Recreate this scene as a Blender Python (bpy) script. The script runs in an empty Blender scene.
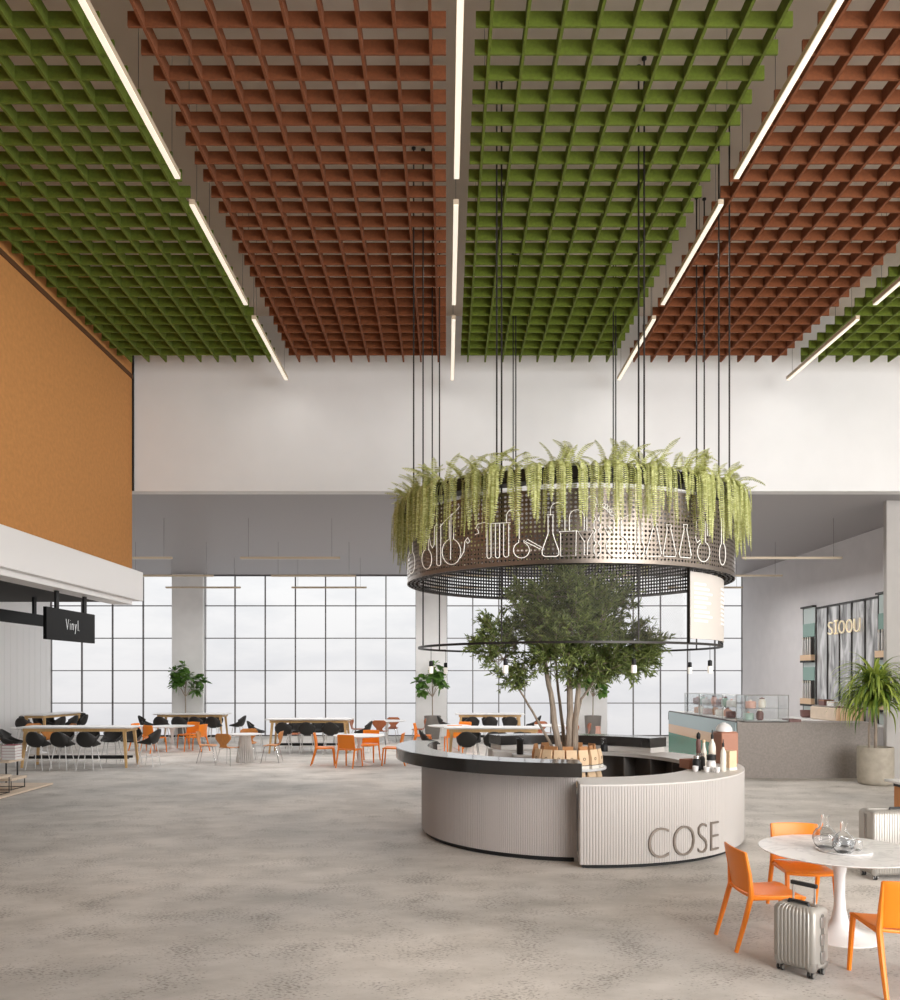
import bpy, math, random
from mathutils import Vector, Matrix
random.seed(7)
R_ = math.radians
COL = bpy.context.scene.collection
SC = bpy.context.scene

# ------------------------------------------------------------------ materials
def lin(h):
    h = h.lstrip('#')
    out = []
    for i in (0, 2, 4):
        c = int(h[i:i+2], 16) / 255
        out.append(c / 12.92 if c <= .04045 else ((c + .055) / 1.055) ** 2.4)
    return (*out, 1)

def newmat(name):
    m = bpy.data.materials.new(name); m.use_nodes = True
    nt = m.node_tree
    return m, nt, nt.nodes['Principled BSDF']

def mat(name, col, rough=.5, metal=0, spec=.5, noise=0, nscale=8, emit=None, estr=0, coat=0, bump=0, bscale=60, stretch=None):
    m, nt, b = newmat(name)
    c = lin(col)
    b.inputs['Base Color'].default_value = c
    b.inputs['Roughness'].default_value = rough
    b.inputs['Metallic'].default_value = metal
    b.inputs['Specular IOR Level'].default_value = spec
    b.inputs['Coat Weight'].default_value = coat
    if emit:
        b.inputs['Emission Color'].default_value = lin(emit)
        b.inputs['Emission Strength'].default_value = estr
    tc = nt.nodes.new('ShaderNodeTexCoord')
    vec = tc.outputs['Object']
    if stretch:
        mp = nt.nodes.new('ShaderNodeMapping'); mp.inputs['Scale'].default_value = stretch
        nt.links.new(vec, mp.inputs['Vector']); vec = mp.outputs['Vector']
    if noise:
        n = nt.nodes.new('ShaderNodeTexNoise'); n.inputs['Scale'].default_value = nscale
        n.inputs['Detail'].default_value = 6
        nt.links.new(vec, n.inputs['Vector'])
        r = nt.nodes.new('ShaderNodeValToRGB')
        r.color_ramp.elements[0].position = .3; r.color_ramp.elements[1].position = .7
        r.color_ramp.elements[0].color = (c[0]*(1-noise), c[1]*(1-noise), c[2]*(1-noise), 1)
        r.color_ramp.elements[1].color = (min(1, c[0]*(1+noise)), min(1, c[1]*(1+noise)), min(1, c[2]*(1+noise)), 1)
        nt.links.new(n.outputs['Fac'], r.inputs['Fac']); nt.links.new(r.outputs['Color'], b.inputs['Base Color'])
    if bump:
        n2 = nt.nodes.new('ShaderNodeTexNoise'); n2.inputs['Scale'].default_value = bscale
        nt.links.new(vec, n2.inputs['Vector'])
        bp = nt.nodes.new('ShaderNodeBump'); bp.inputs['Strength'].default_value = bump; bp.inputs['Distance'].default_value = .01
        nt.links.new(n2.outputs['Fac'], bp.inputs['Height']); nt.links.new(bp.outputs['Normal'], b.inputs['Normal'])
    return m

def leaf_mat(name, c1, c2, rough=.5):
    m, nt, b = newmat(name)
    g = nt.nodes.new('ShaderNodeNewGeometry')
    r = nt.nodes.new('ShaderNodeValToRGB')
    r.color_ramp.elements[0].color = lin(c1); r.color_ramp.elements[1].color = lin(c2)
    nt.links.new(g.outputs['Random Per Island'], r.inputs['Fac'])
    nt.links.new(r.outputs['Color'], b.inputs['Base Color'])
    b.inputs['Roughness'].default_value = rough
    tr = nt.nodes.new('ShaderNodeBsdfTranslucent')
    nt.links.new(r.outputs['Color'], tr.inputs['Color'])
    mx = nt.nodes.new('ShaderNodeMixShader'); mx.inputs['Fac'].default_value = .25
    nt.links.new(b.outputs[0], mx.inputs[1]); nt.links.new(tr.outputs[0], mx.inputs[2])
    nt.links.new(mx.outputs[0], nt.nodes['Material Output'].inputs['Surface'])
    return m

def pane_mat(name, tint='ffffff', refl=1.0, base=.03):
    """thin clear sheet: straight-through light plus a Fresnel mirror"""
    m, nt, b = newmat(name)
    nt.nodes.remove(b)
    t = nt.nodes.new('ShaderNodeBsdfTransparent'); t.inputs['Color'].default_value = lin(tint)
    g = nt.nodes.new('ShaderNodeBsdfGlossy'); g.inputs['Roughness'].default_value = .02
    lw = nt.nodes.new('ShaderNodeLayerWeight')
    pw = nt.nodes.new('ShaderNodeMath'); pw.operation = 'POWER'; pw.inputs[1].default_value = 4.5
    nt.links.new(lw.outputs['Facing'], pw.inputs[0])
    mul = nt.nodes.new('ShaderNodeMath'); mul.operation = 'MULTIPLY_ADD'; mul.inputs[1].default_value = refl; mul.inputs[2].default_value = base * refl
    nt.links.new(pw.outputs[0], mul.inputs[0])
    mx = nt.nodes.new('ShaderNodeMixShader')
    nt.links.new(mul.outputs[0], mx.inputs['Fac']); nt.links.new(t.outputs[0], mx.inputs[1]); nt.links.new(g.outputs[0], mx.inputs[2])
    nt.links.new(mx.outputs[0], nt.nodes['Material Output'].inputs['Surface'])
    return m

def floor_mat():
    m, nt, b = newmat('polished_concrete')
    N, L = nt.nodes.new, nt.links.new
    tc = N('ShaderNodeTexCoord')
    rot = N('ShaderNodeMapping'); rot.inputs['Rotation'].default_value = (0, 0, R_(-28)); rot.inputs['Scale'].default_value = (.75, 1.35, 1)
    L(tc.outputs['Object'], rot.inputs['Vector'])
    n1 = N('ShaderNodeTexNoise'); n1.inputs['Scale'].default_value = 1.3; n1.inputs['Detail'].default_value = 9; n1.inputs['Roughness'].default_value = .66
    L(rot.outputs[0], n1.inputs['Vector'])
    r1 = N('ShaderNodeValToRGB'); e = r1.color_ramp.elements
    e[0].position = .32; e[0].color = lin('bdb7af'); e[1].position = .62; e[1].color = lin('dcd6cf')
    L(n1.outputs['Fac'], r1.inputs['Fac'])
    nb = N('ShaderNodeTexNoise'); nb.inputs['Scale'].default_value = .28; nb.inputs['Detail'].default_value = 3
    L(tc.outputs['Object'], nb.inputs['Vector'])
    rb = N('ShaderNodeValToRGB'); e = rb.color_ramp.elements
    e[0].position = .36; e[0].color = (.66, .675, .69, 1); e[1].position = .58; e[1].color = (1, 1, 1, 1)
    L(nb.outputs['Fac'], rb.inputs['Fac'])
    m1 = N('ShaderNodeMix'); m1.data_type = 'RGBA'; m1.blend_type = 'MULTIPLY'; m1.inputs[0].default_value = 1
    L(r1.outputs[0], m1.inputs[6]); L(rb.outputs[0], m1.inputs[7])
    n2 = N('ShaderNodeTexNoise'); n2.inputs['Scale'].default_value = 42; n2.inputs['Detail'].default_value = 4
    L(rot.outputs[0], n2.inputs['Vector'])
    n3 = N('ShaderNodeTexNoise'); n3.inputs['Scale'].default_value = 2.2; n3.inputs['Detail'].default_value = 2
    L(tc.outputs['Object'], n3.inputs['Vector'])
    ad = N('ShaderNodeMath'); ad.operation = 'MULTIPLY_ADD'; ad.inputs[1].default_value = .55
    L(n3.outputs['Fac'], ad.inputs[0]); L(n2.outputs['Fac'], ad.inputs[2])
    r2 = N('ShaderNodeValToRGB'); e = r2.color_ramp.elements
    e[0].position = .60; e[0].color = (.46, .44, .42, 1); e[1].position = .70; e[1].color = (1, 1, 1, 1)
    L(ad.outputs[0], r2.inputs['Fac'])
    m2 = N('ShaderNodeMix'); m2.data_type = 'RGBA'; m2.blend_type = 'MULTIPLY'; m2.inputs[0].default_value = .8
    L(m1.outputs[2], m2.inputs[6]); L(r2.outputs[0], m2.inputs[7])
    L(m2.outputs[2], b.inputs['Base Color'])
    rr = N('ShaderNodeMapRange'); rr.inputs[3].default_value = .46; rr.inputs[4].default_value = .66
    b.inputs['Specular IOR Level'].default_value = .22
    L(n1.outputs['Fac'], rr.inputs[0]); L(rr.outputs[0], b.inputs['Roughness'])
    bp = N('ShaderNodeBump'); bp.inputs['Strength'].default_value = .12; bp.inputs['Distance'].default_value = .01
    L(n2.outputs['Fac'], bp.inputs['Height']); L(bp.outputs['Normal'], b.inputs['Normal'])
    return m

def band_mat(name, bands, rough=.15):
    """flat colour bands by object height: list of (upper z, hex)"""
    m, nt, b = newmat(name)
    N, L = nt.nodes.new, nt.links.new
    tc = N('ShaderNodeTexCoord'); sp = N('ShaderNodeSeparateXYZ'); L(tc.outputs['Object'], sp.inputs[0])
    r = N('ShaderNodeValToRGB'); r.color_ramp.interpolation = 'CONSTANT'
    zmax = bands[-1][0]
    dv = N('ShaderNodeMath'); dv.operation = 'DIVIDE'; dv.inputs[1].default_value = zmax
    L(sp.outputs['Z'], dv.inputs[0]); L(dv.outputs[0], r.inputs['Fac'])
    prev = 0
    for i, (z, c) in enumerate(bands):
        if i == 0: el = r.color_ramp.elements[0]; el.position = 0
        elif i == 1: el = r.color_ramp.elements[1]; el.position = prev / zmax
        else: el = r.color_ramp.elements.new(prev / zmax)
        el.color = lin(c); prev = z
    L(r.outputs[0], b.inputs['Base Color']); b.inputs['Roughness'].default_value = rough
    return m

def marble_mat():
    m, nt, b = newmat('white_marble')
    N, L = nt.nodes.new, nt.links.new
    tc = N('ShaderNodeTexCoord')
    n = N('ShaderNodeTexNoise'); n.inputs['Scale'].default_value = 3.5; n.inputs['Detail'].default_value = 8; n.inputs['Distortion'].default_value = 1.2
    L(tc.outputs['Object'], n.inputs['Vector'])
    r = N('ShaderNodeValToRGB'); e = r.color_ramp.elements
    e[0].position = .44; e[0].color = lin('efedeb'); e[1].position = .56; e[1].color = lin('efedeb')
    k = e.new(.5); k.color = lin('dddbda')
    L(n.outputs['Fac'], r.inputs['Fac']); L(r.outputs[0], b.inputs['Base Color']); b.inputs['Roughness'].default_value = .22
    return m

def smoky_mirror():
    m, nt, b = newmat('smoky_mirror')
    N, L = nt.nodes.new, nt.links.new
    tc = N('ShaderNodeTexCoord'); mp = N('ShaderNodeMapping'); mp.inputs['Scale'].default_value = (1, 2.2, .55)
    L(tc.outputs['Object'], mp.inputs[0])
    n = N('ShaderNodeTexNoise'); n.inputs['Scale'].default_value = 1.6; n.inputs['Detail'].default_value = 5; n.inputs['Distortion'].default_value = .8
    L(mp.outputs[0], n.inputs['Vector'])
    r = N('ShaderNodeValToRGB'); e = r.color_ramp.elements
    e[0].position = .36; e[0].color = lin('757474'); e[1].position = .64; e[1].color = lin('dedddc')
    L(n.outputs['Fac'], r.inputs['Fac']); L(r.outputs[0], b.inputs['Base Color'])
    b.inputs['Metallic'].default_value = .45; b.inputs['Roughness'].default_value = .22
    return m

M = dict(
    floor=floor_mat(),
    ceiling=mat('warm_grey_ceiling', 'd6c9bb', .8),
    soffit=mat('pale_grey_ceiling', '9f9b9c', .5),
    wall=mat('white_plaster', 'e4e3e2', .55, noise=.02, nscale=1.5),
    wallgrey=mat('grey_plaster', 'd8d5d6', .7, noise=.03, nscale=2.5),
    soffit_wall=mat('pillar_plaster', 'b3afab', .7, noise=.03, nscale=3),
    column=mat('column_plaster', 'f6f5f4', .7, noise=.03, nscale=3),
    orange_wall=mat('ochre_felt', 'c2874c', .9, noise=.08, nscale=14, bump=.25, bscale=40),
    fascia=mat('white_fascia', 'efecea', .4),
    dark=mat('black_soffit', '0f0e0e', .7),
    black=mat('matt_black', '121212', .6),
    frame=mat('window_frame_grey', '6f6c6c', .4, metal=.3),
    green=mat('green_felt', '5d6b1c', .95, noise=.14, nscale=30, bump=.3, bscale=120),
    brown=mat('rust_felt', '7a4526', .95, noise=.14, nscale=30, bump=.3, bscale=120),
    lamp=mat('lit_diffuser', 'f2ecdf', .5, emit='fff3df', estr=.6),
    alu=mat('aluminium', 'b9b7b4', .32, metal=.9),
    chrome=mat('chrome', 'd9d9d9', .12, metal=1),
    pendant=mat('beige_metal', 'cdbba2', .5),
    wire=mat('steel_wire', '6c6864', .4, metal=.6),
    glass=pane_mat('window_glass', 'fdfdfd', .08, 0),
    acrylic=pane_mat('clear_acrylic', 'fafbfb', .8),
    dark_metal=mat('bronze_black_metal', '2c2825', .4, metal=.5),
    perf=mat('perforated_metal', '7d736a', .34, metal=.94),
    net=mat('net_steel', '8d8984', .5, metal=.3),
    neon=mat('white_tube', 'f4f2ec', .4, emit='fff8ec', estr=.22),
    menu=mat('cream_board', 'c9c1b9', .6),
    menutext=mat('white_print', 'f7f4ee', .6),
    grey_flute=mat('grey_fluted_panel', 'b6aeaa', .5),
    white_flute=mat('pale_fluted_panel', 'bbb5b0', .5),
    worktop=mat('pale_worktop', 'd2cdc8', .45),
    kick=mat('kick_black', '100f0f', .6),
    slab=mat('black_slab', '2a2725', .16, coat=.4),
    inner=mat('grey_carcass', '7d7773', .6),
    letter=mat('bronze_letter', '8a8077', .38, metal=.55),
    kraft=mat('kraft_paper', 'e8c9a4', .8, noise=.06, nscale=12),
    kraft2=mat('kraft_dark', 'b98456', .8, noise=.06, nscale=12),
    ink=mat('dark_print', '4a342a', .8),
    bagwhite=mat('bag_white', 'ece6dc', .8),
    bark=mat('grey_bark', '9c8d7e', .9, noise=.35, nscale=18, bump=.6, bscale=30, stretch=(1, 1, .2)),
    soil=mat('dark_soil', '3a2c24', 1),
    tree=leaf_mat('olive_leaf', '4e5f31', '9dab62', .5),
    fern=leaf_mat('fern_leaf', 'a1a552', 'dee0a0', .55),
    fiddle=leaf_mat('fig_leaf', '3d6424', '7aa34c', .35),
    yucca=leaf_mat('strap_leaf', '4a6a24', 'b9c85c', .42),
    concrete_pot=mat('concrete_pot', 'aaa192', .75, noise=.14, nscale=6),
    grey_pot=mat('dark_grey_pot', '7b756f', .7, noise=.06, nscale=6),
    stone=mat('speckled_stone', '8f867f', .6, noise=.12, nscale=28),
    orange=mat('orange_plastic', 'f08414', .38),
    stool=mat('black_shell', '242220', .55, bump=.1, bscale=200),
    stool_leg=mat('white_leg', 'e2e0de', .35),
    ply=mat('golden_plywood', 'c47f3d', .4, noise=.1, nscale=6, stretch=(6, 6, .6)),
    ply2=mat('reddish_plywood', 'a15c38', .4, noise=.1, nscale=6, stretch=(6, 6, .6)),
    oak=mat('oak', 'd2ab76', .5, noise=.12, nscale=7, stretch=(5, 5, .6)),
    white=mat('white_laminate', 'e4e2e0', .3),
    pedestal=mat('white_enamel', 'e0dddb', .22),
    marble=marble_mat(),
    case=mat('ribbed_aluminium', 'aeaaa3', .42, metal=.35),
    rubber=mat('wheel_black', '2a2a2a', .5),
    copper=mat('terracotta', 'a9745c', .5),
    cream=mat('cream_ceramic', 'ece4d6', .3),
    gold=mat('lit_letter', 'efe0c0', .5, emit='ffe9c4', estr=.3),
    signtext=mat('sign_white', 'e8e8e8', .5, emit='ffffff', estr=.3),
    signboard=mat('sign_black', '040404', .55, spec=.2),
    mirror=smoky_mirror(),
    teal=mat('teal_glass', '7c9c92', .15),
    paleteal=mat('pale_teal_glass', 'b9c6c3', .15),
    shelfwood=mat('pale_shelf', 'd8b896', .5),
    platform=mat('pale_wood', 'd6c3ae', .6, noise=.06, nscale=6),
    red=mat('red_stripe', '93384a', .7),
    pink=mat('pink_glaze', 'd8a796', .45),
    mint=mat('mint_glaze', 'a9bfb3', .45),
    plum=mat('plum_glaze', '7d5a55', .5),
)
m, nt, b = newmat('clear_glass')
b.inputs['Base Color'].default_value = (1, 1, 1, 1); b.inputs['Roughness'].default_value = 0; b.inputs['Transmission Weight'].default_value = 1; b.inputs['IOR'].default_value = 1.35
M['clear'] = m
M['banded'] = band_mat('banded_panel', [(.64, '3f7a66'), (.88, 'c7a88a'), (1.3, '96a8aa')])

# ------------------------------------------------------------------ mesh builder
class MB:
    def __init__(s): s.v = []; s.f = []
    def add(s, vs, fs):
        o = len(s.v); s.v.extend(tuple(v) for v in vs); s.f.extend(tuple(o + i for i in f) for f in fs); return s
    def box(s, x0, x1, y0, y1, z0, z1, mt=None):
        vs = [Vector(p) for p in ((x0,y0,z0),(x1,y0,z0),(x1,y1,z0),(x0,y1,z0),(x0,y0,z1),(x1,y0,z1),(x1,y1,z1),(x0,y1,z1))]
        if mt: vs = [mt @ v for v in vs]
        return s.add(vs, [(3,2,1,0),(4,5,6,7),(0,1,5,4),(1,2,6,5),(2,3,7,6),(3,0,4,7)])
    def tube(s, pts, r, n=8, closed=False, caps=True):
        pts = [Vector(p) for p in pts]; k = len(pts)
        rs = r if isinstance(r, (list, tuple)) else [r] * k
        vs = []; up = None
        for i, p in enumerate(pts):
            a = pts[(i - 1) % k] if (i > 0 or closed) else p
            c = pts[(i + 1) % k] if (i < k - 1 or closed) else p
            t = (c - a)
            t = t.normalized() if t.length > 1e-9 else Vector((0, 0, 1))
            if up is None:
                ref = Vector((0, 0, 1)) if abs(t.z) < .9 else Vector((1, 0, 0))
                up = (ref - t * ref.dot(t)).normalized()
            else:
                up = (up - t * up.dot(t))
                up = up.normalized() if up.length > 1e-6 else t.orthogonal().normalized()
            sd = t.cross(up)
            for j in range(n):
                an = 2 * math.pi * (j + .5) / n
                vs.append(p + (up * math.cos(an) + sd * math.sin(an)) * rs[i])
        fs = []
        for i in range(k if closed else k - 1):
            i2 = (i + 1) % k
            for j in range(n):
                fs.append((i*n + j, i*n + (j+1) % n, i2*n + (j+1) % n, i2*n + j))
        if caps and not closed:
            fs.append(tuple(range(n))[::-1]); fs.append(tuple((k-1)*n + j for j in range(n)))
        return s.add(vs, fs)
    def lathe(s, prof, n=24, c=(0, 0, 0)):
        vs = []; fs = []; k = len(prof)
        for r, z in prof:
            for j in range(n):
                a = 2 * math.pi * j / n
                vs.append((c[0] + r * math.cos(a), c[1] + r * math.sin(a), c[2] + z))
        for i in range(k - 1):
            for j in range(n):
                fs.append((i*n + j, i*n + (j+1) % n, (i+1)*n + (j+1) % n, (i+1)*n + j))
        if prof[0][0] > 1e-6: fs.append(tuple(range(n))[::-1])
        if prof[-1][0] > 1e-6: fs.append(tuple((k-1)*n + j for j in range(n)))
        return s.add(vs, fs)
    def grid(s, rows):
        nr, nc = len(rows), len(rows[0])
        return s.add([p for r in rows for p in r], [(i*nc + j, i*nc + j + 1, (i+1)*nc + j + 1, (i+1)*nc + j) for i in range(nr-1) for j in range(nc-1)])
    def sector(s, c, r0, r1, z0, z1, a0, a1, n=48, flute=None):
        """solid ring sector; flute=(pitch angle, depth) corrugates the outer face"""
        an = []
        if flute:
            k = max(1, round((a1 - a0) / flute[0])); st = (a1 - a0) / k
            for i in range(k):
                b0 = a0 + i * st
                an += [(b0, r1 - flute[1]), (b0 + st*.2, r1 - flute[1]), (b0 + st*.32, r1), (b0 + st*.88, r1)]
            an.append((a1, r1 - flute[1]))
        else:
            an = [(a0 + (a1 - a0) * i / n, r1) for i in range(n + 1)]
        full = abs(a1 - a0 - 360) < 1e-6
        if full: an = an[:-1]
        vs = []
        for a, ro in an:
            sn, cs = math.sin(R_(a)), -math.cos(R_(a))
            for r, z in ((r0, z0), (ro, z0), (ro, z1), (r0, z1)):
                vs.append((c[0] + r*sn, c[1] + r*cs, z))
        k = len(an); fs = []
        for i in range(k if full else k - 1):
            j = (i + 1) % k
            for q in range(4):
                q2 = (q + 1) % 4
                fs.append((i*4 + q, j*4 + q, j*4 + q2, i*4 + q2))
        if not full:
            fs.append((0, 1, 2, 3)); fs.append(((k-1)*4 + 3, (k-1)*4 + 2, (k-1)*4 + 1, (k-1)*4))
        return s.add(vs, fs)
    def xf(s, mt):
        s.v = [tuple(mt @ Vector(v)) for v in s.v]; return s
    def mesh(s, name, material, smooth=True):
        me = bpy.data.meshes.new(name); me.from_pydata(s.v, [], s.f); me.update()
        import bmesh
        bm = bmesh.new(); bm.from_mesh(me); bmesh.ops.recalc_face_normals(bm, faces=bm.faces); bm.to_mesh(me); bm.free()
        me.materials.append(material)
        if smooth:
            me.shade_smooth(); me.set_sharp_from_angle(angle=R_(38))
        return me
    def build(s, name, material, parent=None, smooth=True, bevel=0, solid=0, loc=None, rz=0, segs=2):
        o = bpy.data.objects.new(name, s.mesh(name, material, smooth)); COL.objects.link(o)
        if parent: o.parent = parent
        if loc: o.location = loc
        if rz: o.rotation_euler.z = rz
        if solid:
            q = o.modifiers.new('thickness', 'SOLIDIFY'); q.thickness = solid; q.offset = 0
        if bevel:
            q = o.modifiers.new('edge', 'BEVEL'); q.width = bevel; q.segments = segs; q.limit_method = 'ANGLE'; q.angle_limit = R_(40)
        return o

def tag(o, label, cat, group=None, kind=None):
    if label: o['label'] = label
    if cat: o['category'] = cat
    if group: o['group'] = group
    if kind: o['kind'] = kind
    return o
def struct(o, label=None):
    o['kind'] = 'structure'
    if label: o['label'] = label
    return o
def thing(name, label, cat, loc=(0, 0, 0), rz=0, group=None):
    o = bpy.data.objects.new(name, None); COL.objects.link(o)
    o.empty_display_size = .1
    o.location = loc; o.rotation_euler.z = rz
    return tag(o, label, cat, group)
def dup(root, loc, rz, label, group=None, sc=None):
    r = root.copy(); COL.objects.link(r); r.location = loc; r.rotation_euler.z = rz; r['label'] = label
    if sc: r.scale = sc
    if group: r['group'] = group
    for ch in list(root.children):
        c = ch.copy(); COL.objects.link(c); c.parent = r
        for g in list(ch.children):
            d = g.copy(); COL.objects.link(d); d.parent = c
    return r
class Maker:
    """first call moves the prototype itself, later calls copy it"""
    def __init__(s, proto): s.p = proto; s.used = False
    def __call__(s, loc, rz, label, group, sc=None):
        if not s.used:
            s.used = True; s.p.location = loc; s.p.rotation_euler.z = rz; s.p['label'] = label; s.p['group'] = group
            if sc: s.p.scale = sc
            return s.p
        return dup(s.p, loc, rz, label, group, sc)
def text_mesh(body, size, extrude, offset=0, align='LEFT', space=1.0):
    cu = bpy.data.curves.new('lettering', 'FONT'); cu.body = body; cu.size = size; cu.extrude = extrude; cu.offset = offset
    cu.align_x = align; cu.space_character = space; cu.resolution_u = 6
    o = bpy.data.objects.new('lettering', cu); COL.objects.link(o)
    dg = bpy.context.evaluated_depsgraph_get(); dg.update()
    me = bpy.data.meshes.new_from_object(o.evaluated_get(dg))
    bpy.data.objects.remove(o); bpy.data.curves.remove(cu)
    return me
def mesh_obj(name, me, material, parent=None):
    me.materials.clear(); me.materials.append(material)
    o = bpy.data.objects.new(name, me); COL.objects.link(o)
    if parent: o.parent = parent
    return o
ORD = ['first', 'second', 'third', 'fourth', 'fifth', 'sixth', 'seventh', 'eighth', 'ninth', 'tenth', 'eleventh', 'twelfth', 'thirteenth', 'fourteenth']

# ------------------------------------------------------------------ room shell (X right, Y away from the camera, Z up)
H_CAM = 2.25
Z_CEIL, Z_LOW = 9.63, 6.04
Y_BULK, Y_BACK = 16.4, 30.0
X_ORANGE, X_FAR_L, X_R = -6.42, -14.8, 11.1
Y_NEAR = -4.0

struct(MB().box(-15.2, 15, Y_NEAR - 2, Y_BACK + .3, -.3, 0).build('floor', M['floor'], smooth=False))
struct(MB().box(X_ORANGE - .3, 15, Y_NEAR, Y_BULK + .4, Z_CEIL, Z_CEIL + .3).build('ceiling', M['ceiling'], smooth=False))
struct(MB().box(X_FAR_L - .3, 15, Y_BULK + .3, Y_BACK + .3, Z_LOW, Z_LOW + .3).build('ceiling_low', M['soffit'], smooth=False))
struct(MB().box(X_ORANGE - .3, 15, Y_BULK, Y_BULK + .3, Z_LOW, Z_CEIL).build('wall_bulkhead', M['wall'], smooth=False))
struct(MB().box(X_ORANGE - .3, X_ORANGE, Y_NEAR, Y_BULK - .04, 4.36, Z_CEIL).build('wall_left', M['orange_wall'], smooth=False))
struct(MB().box(X_ORANGE - .03, X_ORANGE + .025, Y_NEAR, Y_BULK - .05, 8.32, 8.40).build('trim_1', mat('shadow_gap', '5b3a1c', .9), smooth=False))
struct(MB().box(X_ORANGE - .01, X_ORANGE + .03, Y_BULK - .05, Y_BULK, Z_LOW, Z_CEIL).build('trim_2', M['black'], smooth=False))
# white fascia over the open shop front, its lip and dark soffit
f = MB().box(X_ORANGE - .35, X_ORANGE + .13, Y_NEAR, 16.62, 3.80, 4.40).build('trim_3', M['fascia'], bevel=.01)
struct(f)
struct(MB().box(X_ORANGE - .35, X_ORANGE + .03, Y_NEAR, 16.3, 3.70, 3.80).build('trim_4', M['fascia'], bevel=.01))
struct(MB().box(X_FAR_L, X_ORANGE - .3, Y_NEAR, 16.3, 3.76, 4.0).build('ceiling_shop', M['dark'], smooth=False))
struct(MB().box(X_FAR_L, X_ORANGE - .3, 16.3, 16.55, 3.78, Z_LOW).build('wall_shop_header', M['wall'], smooth=False))
# far left white panelled wall
mb = MB().box(X_FAR_L - .3, X_FAR_L - .02, 8, Y_BACK, 0, Z_LOW)
for k in range(40):
    y0 = 14 + k * .4
    mb.box(X_FAR_L - .02, X_FAR_L, y0 + .008, y0 + .392, .0, 3.95)
mb.box(X_FAR_L - .02, X_FAR_L + .03, 14, Y_BACK, 3.95, 4.25)
struct(mb.build('wall_far_left', mat('white_panel', 'f4f2f0', .5), smooth=False))
struct(MB().box(X_FAR_L - .3, X_ORANGE - .3, 7.7, 8.0, 0, 4.0).build('wall_shop_back', M['dark'], smooth=False))
# right side wall, pillar and the return
struct(MB().box(X_R, X_R + .3, Y_BULK + .3, Y_BACK, 0, Z_LOW).build('wall_right', M['wallgrey'], smooth=False))
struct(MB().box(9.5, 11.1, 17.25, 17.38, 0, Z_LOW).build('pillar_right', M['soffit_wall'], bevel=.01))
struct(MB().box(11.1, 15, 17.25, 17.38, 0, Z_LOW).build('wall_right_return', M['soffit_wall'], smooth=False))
struct(MB().box(14.7, 15, Y_NEAR, Y_BULK, 0, Z_CEIL).build('wall_far_right', M['wall'], smooth=False))

struct(MB().box(X_ORANGE - .3, 4.5, Y_NEAR - .3, Y_NEAR, 0, Z_CEIL).build('wall_light_block', M['inner'], smooth=False))  # unseen dark wall added behind the camera to block light and darken reflections
# glazed back wall: three columns and three glazed bays
cols_ = [(-10.2, -9.04), (-1.12, .03), (4.9, 6.0)]
for i, (a, b) in enumerate(cols_):
    struct(MB().box(a, b, Y_BACK - .25, Y_BACK + .25, 0, Z_LOW).build('column_%d' % (i + 1), M['column'], bevel=.01))
rows_z = [0.02, 1.235, 2.45, 3.665, 4.88, Z_LOW]
def bay(idx, xs):
    fr = MB()
    for x in xs: fr.box(x - .02, x + .02, Y_BACK - .04, Y_BACK + .04, 0, Z_LOW)
    for z in rows_z[:-1]: fr.box(xs[0], xs[-1], Y_BACK - .05, Y_BACK + .05, z - .017, z + .017)
    fr.box(xs[0], xs[-1], Y_BACK - .06, Y_BACK + .06, Z_LOW - .05, Z_LOW)
    o = struct(fr.build('window_%d' % idx, M['frame'], smooth=False))
    MB().box(xs[0], xs[-1], Y_BACK - .006, Y_BACK + .006, 0, Z_LOW).build('glass_pane', M['glass'], o, smooth=False)
bay(1, [X_FAR_L] + [X_FAR_L + 1.15 * k for k in range(1, 4)] + [-10.2])
bay(2, [-9.04 + (7.92 / 7) * k for k in range(8)])
bay(3, [.03 + (4.87 / 5) * k for k in range(6)])
bay(4, [6.0 + (5.1 / 5) * k for k in range(6)])

# ------------------------------------------------------------------ ceiling baffles and strip lights
SLAT_Z0, SLAT_H = 8.45, .145
def baffle(x0, x1, m_, label):
    t = thing('ceiling_baffle', label, 'ceiling baffle', ((x0 + x1) / 2, 0, SLAT_Z0), 0, 'square-grid felt baffles under the ceiling')
    hw = (x1 - x0) / 2
    cr = MB()
    for k in range(40):
        y = 15.452 - .34 * k
        cr.box(-hw, hw, y, y + .026, 0, SLAT_H)
    cr.build('cross_slats', m_, t, smooth=False)
    lg = MB()
    for k in range(9):
        x = -1.368 + .342 * k
        lg.box(x - .015, x + .015, 15.452 - .34*39.4, 15.78, -.012, SLAT_H - .004)
    lg.build('long_slats', m_, t, smooth=False)
    for x in (-hw + .15, hw - .15):
        for y in (3.6, 6.3, 9.0, 11.7, 14.4):
            MB().tube([(x, y, SLAT_H * .5), (x, y, Z_CEIL - SLAT_Z0)], .004, 5).build('hanging_wire', M['wire'], t)
    return t
baffle(-6.36, -3.31, M['green'], 'green felt grid baffle along the ochre wall')
baffle(-3.04, 0.0, M['brown'], 'rust-brown felt grid baffle between the two wide green ones')
baffle(.285, 3.31, M['green'], 'green felt grid baffle in the middle, above the hanging fern ring')
baffle(3.555, 6.59, M['brown'], 'rust-brown felt grid baffle right of the fern ring rods')
baffle(6.86, 9.9, M['green'], 'green felt grid baffle at the right edge, mostly out of frame')

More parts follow.
